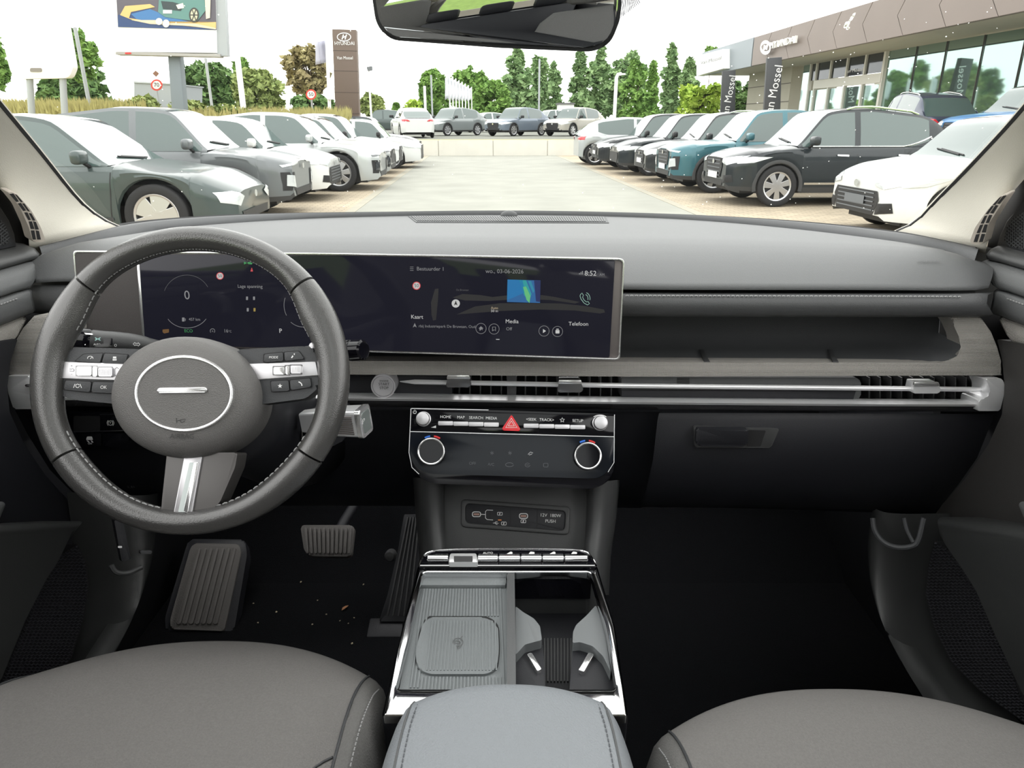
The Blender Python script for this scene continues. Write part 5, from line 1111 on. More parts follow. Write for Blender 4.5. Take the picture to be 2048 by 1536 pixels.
def car(label, colour, u, v, head, z0=0, L=4.3, Wd=1.82, Ht=1.62, belt=.98, hood=.98, nose=.78, cowl=.95, roofx=.35, tailx=-1.48, rearx=-2.02, wr=.34, wb=2.6, fo=.86, style='five', suv=True, rails=False, front='dark', rear=False, group=None, det=2, roofdrop=.10, lamps='clear', grille=True, plate=None, side=None, rimmat=None, yaw=0):
    h = L / 2; hw = Wd / 2
    rz = TH + head + yaw; p0 = LN(u, v, z0)
    root = thing('parked_car', label, 'car', p0, group, rz)
    pm = colour if not isinstance(colour, str) else MATS[colour]
    xf = h - fo; xr = xf - wb; ra = wr + .055
    N = 72 if det > 1 else 44
    def half(x):
        e = 1.0
        if x > h - .60: e = 1 - .27 * ((x - h + .60) / .60) ** 3.4
        if x < -h + .55: e = 1 - .26 * ((-h + .55 - x) / .55) ** 2.8
        return hw * e
    sill = .24 if suv else .19
    def zb(x):
        z = sill + (.05 * max(0, (x - xf) / fo) if x > xf else 0) + (.10 * max(0, (xr - x) / (xr + h)) if x < xr else 0)
        for c in (xf, xr):
            if abs(x - c) < ra: z = max(z, wr + math.sqrt(ra * ra - (x - c) ** 2))
        return z
    tailz = belt + .02
    deck = [(-h, tailz - .12), (-h + .10, tailz), (rearx + .1, belt + .02), (cowl, belt + .0 if not suv else belt), (cowl + .02, hood), (h - .45, lerp(hood, nose, .45)), (h - .12, nose), (h, nose - .07)]
    def zt(x): return smooth_poly(deck, x)
    xs = sorted(set([-h + L * (i / N) for i in range(N + 1)] + [c + s * ra * f for c in (xf, xr) for s in (-1, 1) for f in (1.0, .985, .93, .8)] + [h - .02, h - .05, -h + .02]))
    def sec(x):
        w = half(x); b = zb(x); t = max(zt(x), b + .05); cr_ = .035 if x > cowl else .0
        if x > h - .05: k = (x - h + .05) / .05; b = lerp(b, b + .05, k); 
        P = [(w * .955, b), (w * .985, lerp(b, t, .12)), (w * 1.0, lerp(b, t, .40)), (w * .992, lerp(b, t, .62)), (w * 1.0 - .004, lerp(b, t, .78)), (w * .965, lerp(b, t, .93)), (w * .90, t), (w * .55, t + cr_ * .8), (0, t + cr_)]
        return P
    S = [sec(x) for x in xs]; m = len(S[0]); vs = []; fs_p = []; fs_c = []
    for x, P in zip(xs, S): vs += [V((x, y, z)) for y, z in P] + [V((x, -y, z)) for y, z in P[:-1][::-1]]
    n2 = 2 * m - 1
    for i in range(len(xs) - 1):
        for j in range(n2 - 1):
            f = (i * n2 + j, i * n2 + j + 1, (i + 1) * n2 + j + 1, (i + 1) * n2 + j)
            (fs_c if (suv and (j == 0 or j == n2 - 2)) else fs_p).append(f)
    fs_p.append(tuple(range(n2))); fs_p.append(tuple(range((len(xs) - 1) * n2, len(xs) * n2)))
    body = mesh('body', vs, fs_p, pm, root, 35, True)
    bvh = BVHTree.FromPolygons(vs, [f for f in fs_p + fs_c if len(f) == 4] + [fs_p[-1], fs_p[-2]])
    if fs_c: mesh('lower_cladding', vs, fs_c, 'car_cladding', root, 'all', True)
    # cabin above the belt line
    roof = [(rearx, belt), (tailx, Ht - roofdrop - .10), (tailx + .25, Ht - roofdrop + .0), (-.35, Ht), (roofx - .15, Ht - .015), (roofx + .15, Ht - .06), (cowl, belt + .0)]
    gx = sorted(set([lerp(rearx, cowl, i / 40) for i in range(41)] + [roofx, tailx, -.02, -.12]))
    hm = Ht - belt
    def gsec_(x):
        zr = max(smooth_poly(roof, x), belt + .004); wb_ = half(x) * .905; f = (zr - belt) / hm; wt = lerp(wb_ * .985, hw * .70, min(1, f ** .9))
        if x < tailx: wt *= 1 - .03 * (tailx - x)
        b0 = belt - .03; kick = .17 * max(0, min(1, (tailx + .50 - x) / .55)) ** 1.4; kz = min(belt + .008 + kick, zr - .002); fk = (kz - belt) / max(zr - belt, .01)
        rail = min(.05, (zr - belt) * .45)
        return [(wb_ + .004, b0), (lerp(wb_, wt, fk) + .008 * fk + .003, kz), (lerp(wb_, wt, .5 + fk * .5) + .012 * (1 - fk), lerp(belt, zr, .5 + fk * .5) - rail * .5) if fk < .8 else (lerp(wb_, wt, (1 + fk) / 2), lerp(kz, zr - rail, .5)), (wt, max(zr - rail, kz + .001)), (wt - .035, zr - .006), (wt * .55, zr + .012 * f), (0, zr + .02 * f)]
    Sg = [gsec_(x) for x in gx]; mg = len(Sg[0]); gv_ = []
    for x, P in zip(gx, Sg): gv_ += [V((x, y, z)) for y, z in P] + [V((x, -y, z)) for y, z in P[:-1][::-1]]
    ng = 2 * mg - 1; keys = {}
    for i in range(len(gx) - 1):
        xm = (gx[i] + gx[i + 1]) / 2
        for j in range(ng - 1):
            jj = min(j, ng - 2 - j); f = (i * ng + j, i * ng + j + 1, (i + 1) * ng + j + 1, (i + 1) * ng + j)
            if jj < 3:
                pillar_ = jj == 0 or (-.12 < xm < -.02) or xm < tailx + .10 or xm > cowl - .10
                k = 'cabin_frame' if pillar_ else 'side_window'
                if k == 'side_window': k += 'L' if j < ng // 2 else 'R'
                if k.startswith('side') and xm < -.07: k = 'rear_' + k
            elif jj == 3: k = 'cabin_frame'
            else: k = 'windscreen' if xm > roofx + .03 else ('rear_window' if xm < tailx + .05 else 'cabin_frame')
            keys.setdefault(k, []).append(f)
    for k, f in keys.items():
        nm = {'cabin_frame': 'cabin_frame', 'windscreen': 'windscreen', 'rear_window': 'rear_window'}.get(k, 'side_window')
        used = sorted(set(i for q in f for i in q)); ix = {a: b for b, a in enumerate(used)}
        mesh(nm, [gv_[i] for i in used], [tuple(ix[i] for i in q) for q in f], pm if k == 'cabin_frame' else 'car_glass', root, 40, True)
    gb = BVHTree.FromPolygons(gv_, [f for q in keys.values() for f in q])
    def proj(o, d, tree=None):
        r = (tree or bvh).ray_cast(V(o), V(d).normalized()); return r[0], r[1]
    def patch(name, poly, mat, axis='x', off=.010, sub=3, par=root, slope=0):
        """a shape laid on the skin, seen along one axis: 'x' the nose, '-x' the tail, 'y' / '-y' the sides"""
        c = (sum(p[0] for p in poly) / len(poly), sum(p[1] for p in poly) / len(poly)); out = []
        for i in range(len(poly)):
            a, b = poly[i], poly[(i + 1) % len(poly)]
            for s in range(sub): out.append((lerp(a[0], b[0], s / sub), lerp(a[1], b[1], s / sub)))
        rings = [[(lerp(c[0], x, k), lerp(c[1], y, k)) for x, y in out] for k in (1, .66, .33)] + [[c]]
        def P(a, b):
            if axis in ('x', '-x'):
                sg = 1 if axis == 'x' else -1; r, nn = proj((sg * (h + 1), a + slope * 1.0, b), (-sg, -slope, 0))
                return (r + V((sg * off, 0, 0))) if r else None
            sg = 1 if axis == 'y' else -1; r, nn = proj((a, sg * (hw + 1), b), (0, -sg, 0)); return (r + V((0, sg * off, 0))) if r else None
        pts = [[P(*q) for q in rg] for rg in rings]
        if any(q is None for rg in pts for q in rg): return None
        vv = [q for rg in pts for q in rg]; k = len(out); ff = []
        for r_ in range(2):
            for i in range(k): ff.append((r_ * k + i, r_ * k + (i + 1) % k, (r_ + 1) * k + (i + 1) % k, (r_ + 1) * k + i))
        for i in range(k): ff.append((2 * k + i, 2 * k + (i + 1) % k, 3 * k))
        return mesh(name, vv, ff, mat, par, 'all', True)
    # underside and wheels
    box('underbody', V((0, 0, sill + .13)), (L - .55, Wd * .74, .30), 'car_black', root, 0, None, True)
    for c in (xf, xr):
        box('wheel_well', V((c, 0, wr + .16)), (ra * 2 - .02, Wd * .80, .38), 'car_black', root, 0, None, True)
        for s in (-1, 1):
            ty, rm, dk = wheel_meshes(style)
            o = link('wheel', ty, None, root, local=True); o.location = (c, s * (hw - .045), wr); o.scale = (wr, wr * .9 * s, wr)
            if s < 0: o.scale = (wr, -wr * .9, wr)
            for me in (rm, dk):
                q = link('rim' if me is rm else 'brake_disc', me, None, o, local=True)
            if suv:
                pts = [V((c + math.cos(t) * (ra + .01), s * (half(c + math.cos(t) * (ra + .01)) * .985), wr + math.sin(t) * (ra + .01))) for t in [math.radians(-12 + 204 * i / 22) for i in range(23)]]
                tube('arch_flare', pts, .035, 'car_cladding', root, n=8, flat=.5, upv=V((0, 1, 0)), local=True)
    # door mirrors, handles and seams
    sides = (-1, 1) if side is None else (side,)
    for s in sides:
        ymir = half(cowl - .2) * .93
        bm = bmesh.new(); bm_box(bm, V((cowl - .22, s * (ymir + .13), belt + .11)), (.12, .24, .15)); bmesh.ops.bevel(bm, geom=list(bm.edges), offset=.045, segments=3, affect='EDGES', profile=.5, clamp_overlap=True)
        bm_obj('door_mirror', bm, pm if det > 1 and not isinstance(colour, str) else 'car_black', root, True, True)
        tube('mirror_arm', [V((cowl - .2, s * (ymir - .03), belt + .0)), V((cowl - .21, s * (ymir + .10), belt + .06))], .025, 'car_black', root, n=6, local=True)
        if det > 1:
            ax = 'y' if s > 0 else '-y'
            for hx in (.22, -.86): patch('door_handle', [(hx - .11, belt - .15), (hx + .09, belt - .14), (hx + .09, belt - .115), (hx - .11, belt - .122)], 'car_chrome', ax, .025, 2)
            for a, b in (((cowl - .02, sill + .12), (cowl + .05, belt - .06)), ((-.06, sill + .10), (-.05, belt - .03)), ((xr + ra + .05, wr + .42), (xr + ra - .12, belt - .04))):
                patch('door_seam', [(a[0] - .006, a[1]), (a[0] + .006, a[1]), (b[0] + .006, b[1]), (b[0] - .006, b[1])], 'car_black', ax, .003, 6)
            patch('sill_strip', [(xr + ra + .06, sill + .14), (xf - ra - .06, sill + .14), (xf - ra - .06, sill + .175), (xr + ra + .06, sill + .175)], 'car_chrome' if rails else 'car_cladding', ax, .012, 8)
            if rails:
                g = [];
                for i in range(18):
                    x = lerp(cowl - .25, tailx + .1, i / 17); r, nn = gb.ray_cast(V((x, s * 2, belt + .012)), V((0, -s, 0)))[:2]
                    z = belt + .012 + (.16 * max(0, (i - 13) / 4) ** 1.5); r, nn = gb.ray_cast(V((x, s * 2, z)), V((0, -s, 0)))[:2]
                    if r: g.append(r + V((0, s * .006, 0)))
                if len(g) > 3: tube('window_chrome', g, .012, 'car_chrome', root, n=6, local=True)
        if rails:
            g = [V((x, s * (hw * .70 - .03), smooth_poly(roof, x) + .03 - (.03 if i in (0, 9) else 0))) for i, x in enumerate([lerp(roofx - .2, tailx + .3, k / 9) for k in range(10)])]
            tube('roof_rail', g, .018, 'car_chrome', root, n=6, local=True)
    # nose
    nz = nose
    if front:
        lm = 'lamp_clear' if lamps == 'clear' else 'lamp_dark'
        for s in (-1, 1):
            if front == 'slim':       # thin light signature high, big dark openings low
                patch('daytime_light', [(s * hw * .30, nz - .05), (s * hw * .86, nz - .09), (s * hw * .88, nz - .055), (s * hw * .30, nz - .022)], lm, 'x', .012)
                patch('headlight', [(s * hw * .58, nz - .40), (s * hw * .84, nz - .36), (s * hw * .82, nz - .20), (s * hw * .62, nz - .22)], lm, 'x', .016)
                patch('lamp_pod', [(s * hw * .52, nz - .45), (s * hw * .88, nz - .43), (s * hw * .89, nz - .16), (s * hw * .58, nz - .17)], 'car_black', 'x', .008)
            elif front == 'drop':     # long swept lamp on the wing
                patch('headlight', [(h - .92, nz + .03), (h - .62, nz - .10), (h - .30, nz - .15), (h - .24, nz - .06), (h - .50, nz + .0)], lm, 'y' if s > 0 else '-y', .012)
                patch('headlight', [(s * hw * .46, nz - .10), (s * hw * .66, nz - .20), (s * hw * .90, nz - .14), (s * hw * .93, nz - .02), (s * hw * .70, nz - .02)], lm, 'x', .012)
            else:
                patch('headlight', [(s * hw * .50, nz - .10), (s * hw * .74, nz - .14), (s * hw * .92, nz - .08), (s * hw * .94, nz + .03), (s * hw * .72, nz + .0), (s * hw * .52, nz - .03)], lm, 'x', .014)
                patch('headlight', [(h - .72, nz + .0), (h - .40, nz - .09), (h - .14, nz - .11), (h - .12, nz - .02), (h - .38, nz + .01)], lm, 'y' if s > 0 else '-y', .012)
                patch('fog_lamp_pod', [(s * hw * .60, nz - .46), (s * hw * .86, nz - .42), (s * hw * .84, nz - .30), (s * hw * .62, nz - .32)], 'car_black', 'x', .012)
        if grille and front != 'drop':
            gy = .50 if front != 'smile' else .66; g0, g1 = (nz - .36, nz - .04) if front != 'smile' else (nz - .44, nz - .17)
            gr = patch('grille', [(-hw * gy * .84, g0), (hw * gy * .84, g0), (hw * gy, lerp(g0, g1, .6)), (hw * gy * .9, g1), (-hw * gy * .9, g1), (-hw * gy, lerp(g0, g1, .6))], 'car_black', 'x', .012, 4)
            if gr and det > 1:
                for k in range(5):
                    z = lerp(g0 + .03, g1 - .03, k / 4); patch('grille_bar', [(-hw * gy * .8, z - .008), (hw * gy * .8, z - .008), (hw * gy * .8, z + .008), (-hw * gy * .8, z + .008)], 'plate_grey', 'x', .020, 5)
        patch('lower_intake', [(-hw * .55, sill + .10), (hw * .55, sill + .10), (hw * .60, sill + .20), (-hw * .60, sill + .20)], 'car_black', 'x', .010, 4)
        patch('skid_trim', [(-hw * .60, sill + .05), (hw * .60, sill + .05), (hw * .72, sill + .09), (-hw * .72, sill + .09)], 'car_chrome' if suv else 'car_black', 'x', .014, 4)
        zp = sill + .27
        if plate: patch('number_plate', [(-.26, zp - .055), (.26, zp - .055), (.26, zp + .055), (-.26, zp + .055)], plate, 'x', .028, 3)
        patch('badge', [(.055 * math.cos(t), nz - .10 + .045 * math.sin(t)) for t in [i * math.pi / 5 for i in range(10)]], 'car_chrome', 'x', .03, 1)
    # tail
    for s in (-1, 1):
        patch('tail_light', [(s * hw * .48, belt - .16), (s * hw * .92, belt - .15), (s * hw * .93, belt - .03), (s * hw * .60, belt - .06)], 'lamp_red', '-x', .014)
        patch('tail_light', [(-h + .06, belt - .14), (-h + .30, belt - .11), (-h + .30, belt - .05), (-h + .07, belt - .02)], 'lamp_red', 'y' if s > 0 else '-y', .010)
    if rear:
        if plate: patch('number_plate', [(-.26, .62), (.26, .62), (.26, .73), (-.26, .73)], plate, '-x', .012); patch('rear_bumper_trim', [(-hw * .7, sill + .14), (hw * .7, sill + .14), (hw * .75, sill + .30), (-hw * .75, sill + .30)], 'car_cladding', '-x', .012)
    if det > 1 and front:
        # wiper arms along the windscreen foot
        for s in (-1, 1):
            a = V((cowl - .04, s * .05 + .3, belt + .05)); b = V((cowl - .10, s * .05 - .28, belt + .09)); 
            r1 = gb.ray_cast(V((a.x, a.y, 3)), V((0, 0, -1)))[0]; r2 = gb.ray_cast(V((b.x, b.y, 3)), V((0, 0, -1)))[0]
            if r1 and r2: tube('wiper', [r1 + V((0, 0, .012)), r2 + V((0, 0, .012))], .010, 'car_black', root, n=5, local=True)
    return root
PI = math.pi
p_dark = paint('paint_dark_green', (.055, .072, .070), .4); p_grey = paint('paint_grey', (.13, .14, .145), .4); p_white = paint('paint_white', (.62, .63, .62), 0); p_silver = paint('paint_silver', (.42, .44, .44), .5)
p_silver2 = paint('paint_pale_silver', (.36, .37, .365), .5); p_black = paint('paint_black', (.020, .023, .025), .2); p_navy = paint('paint_black_blue', (.016, .021, .024), .2); p_teal = paint('paint_teal', (.045, .13, .155), .45)
p_blue = paint('paint_light_blue', (.045, .19, .42), .2); p_bluegrey = paint('paint_blue_grey', (.14, .17, .21), .4); p_midgrey = paint('paint_mid_grey', (.20, .22, .22), .4); p_beige = paint('paint_sand', (.40, .38, .34), .3); p_dblue = paint('paint_dark_blue', (.035, .045, .075), .4)
# left row, noses to the lane (their right flank towards us)
car('dark green-grey low saloon parked nearest on the left', p_dark, 9.75, -2.86 - 2.42, 0, L=4.85, Wd=1.88, Ht=1.50, belt=.93, hood=.94, nose=.66, cowl=1.05, roofx=.25, tailx=-1.0, rearx=-2.15, wr=.37, wb=2.95, fo=.88, style='aero', suv=False, front='drop', grille=False, side=-1, roofdrop=.16)
car('mid grey crossover with black lamp pods, second in the left row', p_grey, 12.3, -2.80 - 2.17, 0, L=4.35, Wd=1.83, Ht=1.62, belt=1.00, hood=1.0, nose=.86, cowl=1.0, front='slim', grille=False, side=-1, wr=.35, wb=2.66)
car('white hatchback with dark slatted nose, third in the left row', p_white, 14.9, -2.75 - 2.0, 0, L=4.0, Wd=1.78, Ht=1.50, belt=.95, hood=.95, nose=.78, suv=False, front='smile', side=-1, wr=.33, wb=2.5)
car('silver boxy electric hatchback, fourth in the left row', p_silver, 17.2, -2.10 - 2.3, 0, L=4.63, Wd=1.89, Ht=1.60, belt=.98, hood=.97, nose=.80, cowl=1.15, roofx=.45, suv=False, wr=.385, wb=3.0, fo=.85, style='turbine', front='slim', grille=False, side=-1, lamps='dark')
car('pale silver hatchback between two white cars, fifth in the left row', p_silver2, 19.9, -2.15 - 2.2, 0, L=4.4, Wd=1.83, Ht=1.55, suv=False, wr=.36, wb=2.7, front='slim', side=-1, det=1, lamps='dark')
car('white crossover with grey grille, sixth in the left row', p_white, 22.5, -2.2 - 2.15, 0, L=4.3, front='dark', side=-1, det=1)
car('small white car with rounded nose, seventh in the left row', p_white, 25.1, -1.75 - 2.0, 0, L=4.0, Ht=1.48, belt=.93, hood=.93, nose=.74, suv=False, wr=.32, wb=2.5, front='dark', side=-1, det=1)
car('black crossover at the far end of the left row', p_black, 27.9, -2.0 - 2.15, 0, L=4.3, Ht=1.6, front='dark', side=-1, det=1)
# right row, noses to the lane (their left flank towards us)
car('white hatchback with wide dark grille nearest on the right', p_white, 9.75, 5.08 + 2.05, PI, L=4.1, Wd=1.80, Ht=1.50, belt=.95, hood=.97, nose=.76, cowl=.95, suv=False, front='smile', side=1, wr=.33, wb=2.57, fo=.83, plate='plate_grey')
car('glossy black crossover with silver turbine wheels, second in the right row', p_navy, 13.75, 4.40 + 2.16, PI, L=4.32, Wd=1.81, Ht=1.63, belt=1.0, hood=1.0, nose=.84, cowl=.98, roofx=.32, style='turbine', rails=True, front='dark', side=1, wr=.35, wb=2.585, fo=.86, plate='plate_white')
car('teal blue crossover beside the glossy black one, third in the right row', p_teal, 16.4, 4.10 + 2.25, PI, L=4.5, Wd=1.86, Ht=1.65, belt=1.02, hood=1.02, nose=.90, front='slim', side=1, wr=.36, wb=2.68, plate='plate_white')
car('black crossover with round-framed grille, fourth in the right row', p_black, 19.0, 4.15 + 2.16, PI, L=4.32, Ht=1.63, front='dark', side=1, rails=True, det=2, plate='plate_white')
car('dark grey crossover with slatted grille, fifth in the right row', p_navy, 21.55, 3.95 + 2.2, PI, L=4.4, Ht=1.62, front='smile', side=1, det=1)
car('black crossover with white plate, sixth in the right row', p_black, 24.1, 3.80 + 2.16, PI, L=4.32, Ht=1.64, front='dark', side=1, det=1, plate='plate_white')
car('pale silver hatchback backed in at the far end of the right row', p_silver, 26.8, 3.55 + 2.0, 0, L=4.0, Ht=1.55, front=None, rear=True, side=-1, det=1, suv=False)
# terrace cars at the end of the lane
def tcar(label, px, py, Y, colour, head, **k):
    P = W(px, py, Y); uu, vv = to_uv(P); return car(label, colour, uu, vv, head, z0=.60, det=1, **k)
tcar('dark grey crossover seen from the side behind the brown totem sign', 766, 262, 56, p_dark, PI + .1, L=4.6, rear=True)
tcar('white car with red tail light behind the left row on the terrace', 824, 262, 42, p_white, PI * .58, L=4.2, rear=True, suv=False, Ht=1.5)
tcar('mid grey crossover facing left on the terrace by the flag poles', 908, 262, 48, p_midgrey, PI + .8, L=4.5, style='turbine')
tcar('blue-grey crossover facing left in the middle of the terrace', 1036, 262, 47, p_bluegrey, PI + .8, L=4.5, style='turbine')
tcar('sand coloured crossover on the terrace next to the right row', 1150, 262, 47, p_beige, PI + .8, L=4.5, style='turbine')
tcar('white car half hidden between the two crossovers on the terrace', 976, 258, 62, p_white, PI + .4, L=4.2, suv=False, Ht=1.5)
tcar('white van-like car farthest back on the terrace near the right row', 1102, 256, 66, p_white, PI + .4, L=4.4, Ht=1.75)
car('pale hatchback parked behind, seen only in the mirror', p_silver, -5.6, -2.6, PI / 2, L=4.1, Ht=1.5, suv=False, det=1, plate=None, rear=True)
# cars on the showroom forecourt
def fcar(label, X, Y, colour, rzw, **k):
    uu, vv = to_uv(V((X, Y, 0))); return car(label, colour, uu, vv, rzw - TH, z0=.56, **k)
fcar('dark blue crossover seen from behind at the showroom front', 12.75, 24.2, p_dblue, PI / 2 - .06, L=4.5, Ht=1.68, rear=True, det=1, rails=True, front=None, plate='plate_grey')
fcar('light blue crossover at the right edge by the showroom glass', 12.15, 17.6, p_blue, PI + .12, L=4.3, Ht=1.66, belt=1.04, hood=1.04, nose=.88, det=2, side=1, front='dark', suv=True, wr=.36)
# ================================================================ trees
def leaf_mat(name, a, b):
    mt = bpy.data.materials.new(name); mt.use_nodes = True; nt = mt.node_tree; bs = nt.nodes['Principled BSDF']; bs.inputs['Roughness'].default_value = .7; bs.inputs['Specular IOR Level'].default_value = .2
    tc = nt.nodes.new('ShaderNodeTexCoord'); n = nt.nodes.new('ShaderNodeTexNoise'); n.inputs['Scale'].default_value = 1.1; n.inputs['Detail'].default_value = 6; nt.links.new(tc.outputs['Object'], n.inputs['Vector'])
    rp_ = nt.nodes.new('ShaderNodeValToRGB'); rp_.color_ramp.elements[0].position = .35; rp_.color_ramp.elements[1].position = .65
    rp_.color_ramp.elements[0].color = (*a, 1); rp_.color_ramp.elements[1].color = (*b, 1); nt.links.new(n.outputs['Fac'], rp_.inputs[0]); nt.links.new(rp_.outputs[0], bs.inputs['Base Color'])
    MATS[name] = mt; return mt
leaf_mat('leaf_green', (.091, .182, .039), (.221, .364, .091)); leaf_mat('leaf_dark', (.065, .130, .039), (.143, .234, .078)); leaf_mat('leaf_lime', (.260, .390, .052), (.468, .598, .104)); leaf_mat('leaf_bronze', (.195, .156, .078), (.338, .299, .143)); leaf_mat('leaf_olive', (.143, .195, .058), (.312, .364, .130)); leaf_mat('leaf_poplar', (.130, .221, .091), (.260, .377, .169))
M('bark', (.13, .10, .07), .9); M('pole_grey', (.34, .36, .37), .5, .3); M('pole_white', (.84, .84, .83), .5)
def tree(label, x0, x1, ytop, ybot, Y, leaf, shape='round', n=1500, ls=.26, trunk=True, group=None, seed=0, zg=None):
    """crown fills the picture box x0..x1, ytop..ybot at distance Y"""
    rnd = random.Random(seed + int(x0 * 7 + ytop)); a = W((x0 + x1) / 2, ybot, Y); b = W((x0 + x1) / 2, ytop, Y); hw_ = (W(x1, (ytop + ybot) / 2, Y).x - W(x0, (ytop + ybot) / 2, Y).x) / 2
    zb_, zt_ = a.z, b.z; cz = (zb_ + zt_) / 2; hh = (zt_ - zb_) / 2; base = zg if zg is not None else min(zb_ - .2, .6)
    root = thing('tree', label, 'tree', V((a.x, Y, base)), group)
    if shape == 'poplar': hw_ *= 1.3
    # clusters of leaves
    cl = []
    for k in range(44):
        if shape == 'poplar':
            t = rnd.random(); r = hw_ * (1 - .75 * max(0, (t - .55) / .45) ** 1.5) * (.75 + .25 * min(1, t / .1)); ang = rnd.uniform(0, 6.28); q = r * rnd.uniform(.15, .75); c = V((math.cos(ang) * q, math.sin(ang) * q, lerp(zb_, zt_, t * .94 + .03))); cr_ = (r * .40, hh * .15)
        elif shape == 'cone':
            t = rnd.random() ** .8; r = hw_ * (1 - t) ** .7; ang = rnd.uniform(0, 6.28); q = r * rnd.uniform(.2, .7); c = V((math.cos(ang) * q, math.sin(ang) * q, lerp(zb_, zt_, t * .94 + .03))); cr_ = (max(r * .45, hw_ * .12), hh * .14)
        else:
            while True:
                d = V((rnd.uniform(-1, 1), rnd.uniform(-1, 1), rnd.uniform(-1, 1)))
                if d.length < 1: break
            d = d.normalized() * d.length ** .5; c = V((d.x * hw_ * .78, d.y * hw_ * .78, cz + d.z * hh * .78)); cr_ = (hw_ * .27, hh * .25)
        cl.append((c, cr_))
    vs = []; fs = []
    for i in range(int(n * 1.7)):
        c, (ra_, rb_) = cl[i % len(cl)]
        d = V((rnd.gauss(0, 1), rnd.gauss(0, 1), rnd.gauss(0, 1))).normalized() * rnd.uniform(.55, 1.05); p = c + V((d.x * ra_, d.y * ra_, d.z * rb_)) + V((a.x, Y, 0))
        u = V((rnd.gauss(0, 1), rnd.gauss(0, 1), rnd.gauss(0, .6))).normalized(); w = u.cross(V((rnd.gauss(0, 1), rnd.gauss(0, 1), rnd.gauss(0, 1)))).normalized(); s = ls * rnd.uniform(.6, 1.3)
        k = len(vs); vs += [p + u * s, p + w * s * .55, p - u * s, p - w * s * .55]; fs.append((k, k + 1, k + 2, k + 3))
    o = mesh('foliage', vs, fs, leaf, root, False, fix=False); tag(o, kind='stuff')
    if trunk:
        tp = [V((a.x, Y, base - .3)), V((a.x + .05 * hw_, Y, lerp(zb_, cz, .3))), V((a.x, Y, lerp(zb_, zt_, .8)))]
        tube('trunk', cr(tp, 8), [max(.06, hw_ * .08) * (1 - .1 * i) for i in range(8)], 'bark', root, n=8)
        for k in range(5):
            c = cl[k * 5][0] + V((a.x, Y, 0)); s = tp[1].lerp(tp[2], .1 + .15 * k); tube('branch', [s, s.lerp(c, .5) + V((0, 0, .1)), c], [hw_ * .035, hw_ * .025, hw_ * .01], 'bark', root, n=5)
    return root
PG = 'tall poplars beyond the terrace'
tree('tall poplar left of the narrow pole, above the blue-grey crossover', 1010, 1062, 100, 240, 92, 'leaf_poplar', 'poplar', 1700, .42)
tree('tall poplar right of the narrow pole, above the sand crossover', 1058, 1096, 104, 240, 101, 'leaf_poplar', 'poplar', 1300, .42)
tree('small poplar at the right end of the left poplar clump', 1090, 1122, 130, 240, 93, 'leaf_poplar', 'poplar', 1000, .40)
tree('slim poplar at the left end of the right-hand row', 1140, 1180, 102, 242, 98, 'leaf_poplar', 'poplar', 1300, .42)
tree('broad pale poplar left of the curved lamp post', 1172, 1222, 96, 242, 106, 'leaf_poplar', 'poplar', 1700, .42)
tree('broad pale poplar right behind the curved lamp post', 1215, 1286, 98, 242, 98, 'leaf_poplar', 'poplar', 2200, .42)
tree('dark conifer in front of the pale poplars', 1240, 1290, 124, 243, 80, 'leaf_green', 'poplar', 1600, .34)
tree('short dark conifer right of the lamp post', 1278, 1322, 128, 243, 70, 'leaf_green', 'cone', 1300, .34)
tree('tallest slim poplar near the showroom', 1318, 1352, 92, 243, 88, 'leaf_poplar', 'poplar', 1300, .4)
tree('poplar next to the white showroom sign', 1358, 1392, 118, 215, 86, 'leaf_poplar', 'poplar', 1000, .4)
tree('bright lime green tree in front of the showroom end wall', 1344, 1448, 158, 246, 50, 'leaf_lime', 'round', 2200, .20)
tree('dark green tree behind the two black pylons', 1448, 1512, 158, 236, 56, 'leaf_dark', 'round', 900, .24)
tree('treetop just showing over the showroom fascia', 1408, 1434, 92, 116, 70, 'leaf_green', 'round', 350, .25)
tree('round bright tree left of the white flags', 838, 906, 136, 246, 66, 'leaf_green', 'round', 1900, .34)
tree('large round tree behind the white flags', 896, 990, 132, 246, 95, 'leaf_green', 'round', 2400, .36)
tree('dark round tree right of the white flags', 940, 1026, 158, 250, 80, 'leaf_green', 'round', 2000, .34)
tree('low lime bush between totem sign and flags', 806, 862, 196, 250, 75, 'leaf_lime', 'round', 700, .30)
tree('small tree right of the brown totem sign', 720, 770, 186, 240, 60, 'leaf_olive', 'round', 800, .26)
tree('tiny far tree between totem sign and flags', 785, 800, 204, 230, 90, 'leaf_green', 'round', 200, .3)
tree('bronze leaved tree left of the brown totem sign', 570, 664, 84, 200, 58, 'leaf_bronze', 'round', 1900, .26, seed=3)
tree('low green shrub under the bronze tree', 582, 680, 186, 240, 54, 'leaf_dark', 'round', 1300, .24)
tree('large dark tree right of the billboard post', 356, 486, 114, 236, 104, 'leaf_dark', 'round', 2800, .50)
tree('bright green tree right of the white lamp post', 464, 578, 130, 240, 92, 'leaf_olive', 'round', 2400, .44)
tree('slim upright tree top behind the white lamp post', 470, 505, 112, 180, 112, 'leaf_green', 'round', 500, .5)
tree('dense conical tree between the two billboards', 92, 252, 62, 226, 72, 'leaf_dark', 'cone', 3600, .42)
tree('young bright tree in front of the dense conical one', 140, 206, 56, 170, 60, 'leaf_green', 'round', 1100, .27)
tree('dark bushes under the blank white sign', 80, 150, 150, 224, 50, 'leaf_dark', 'round', 900, .26)
tree('green tree at the left edge beside the blank sign', -40, 30, 40, 190, 62, 'leaf_green', 'round', 1400, .33)
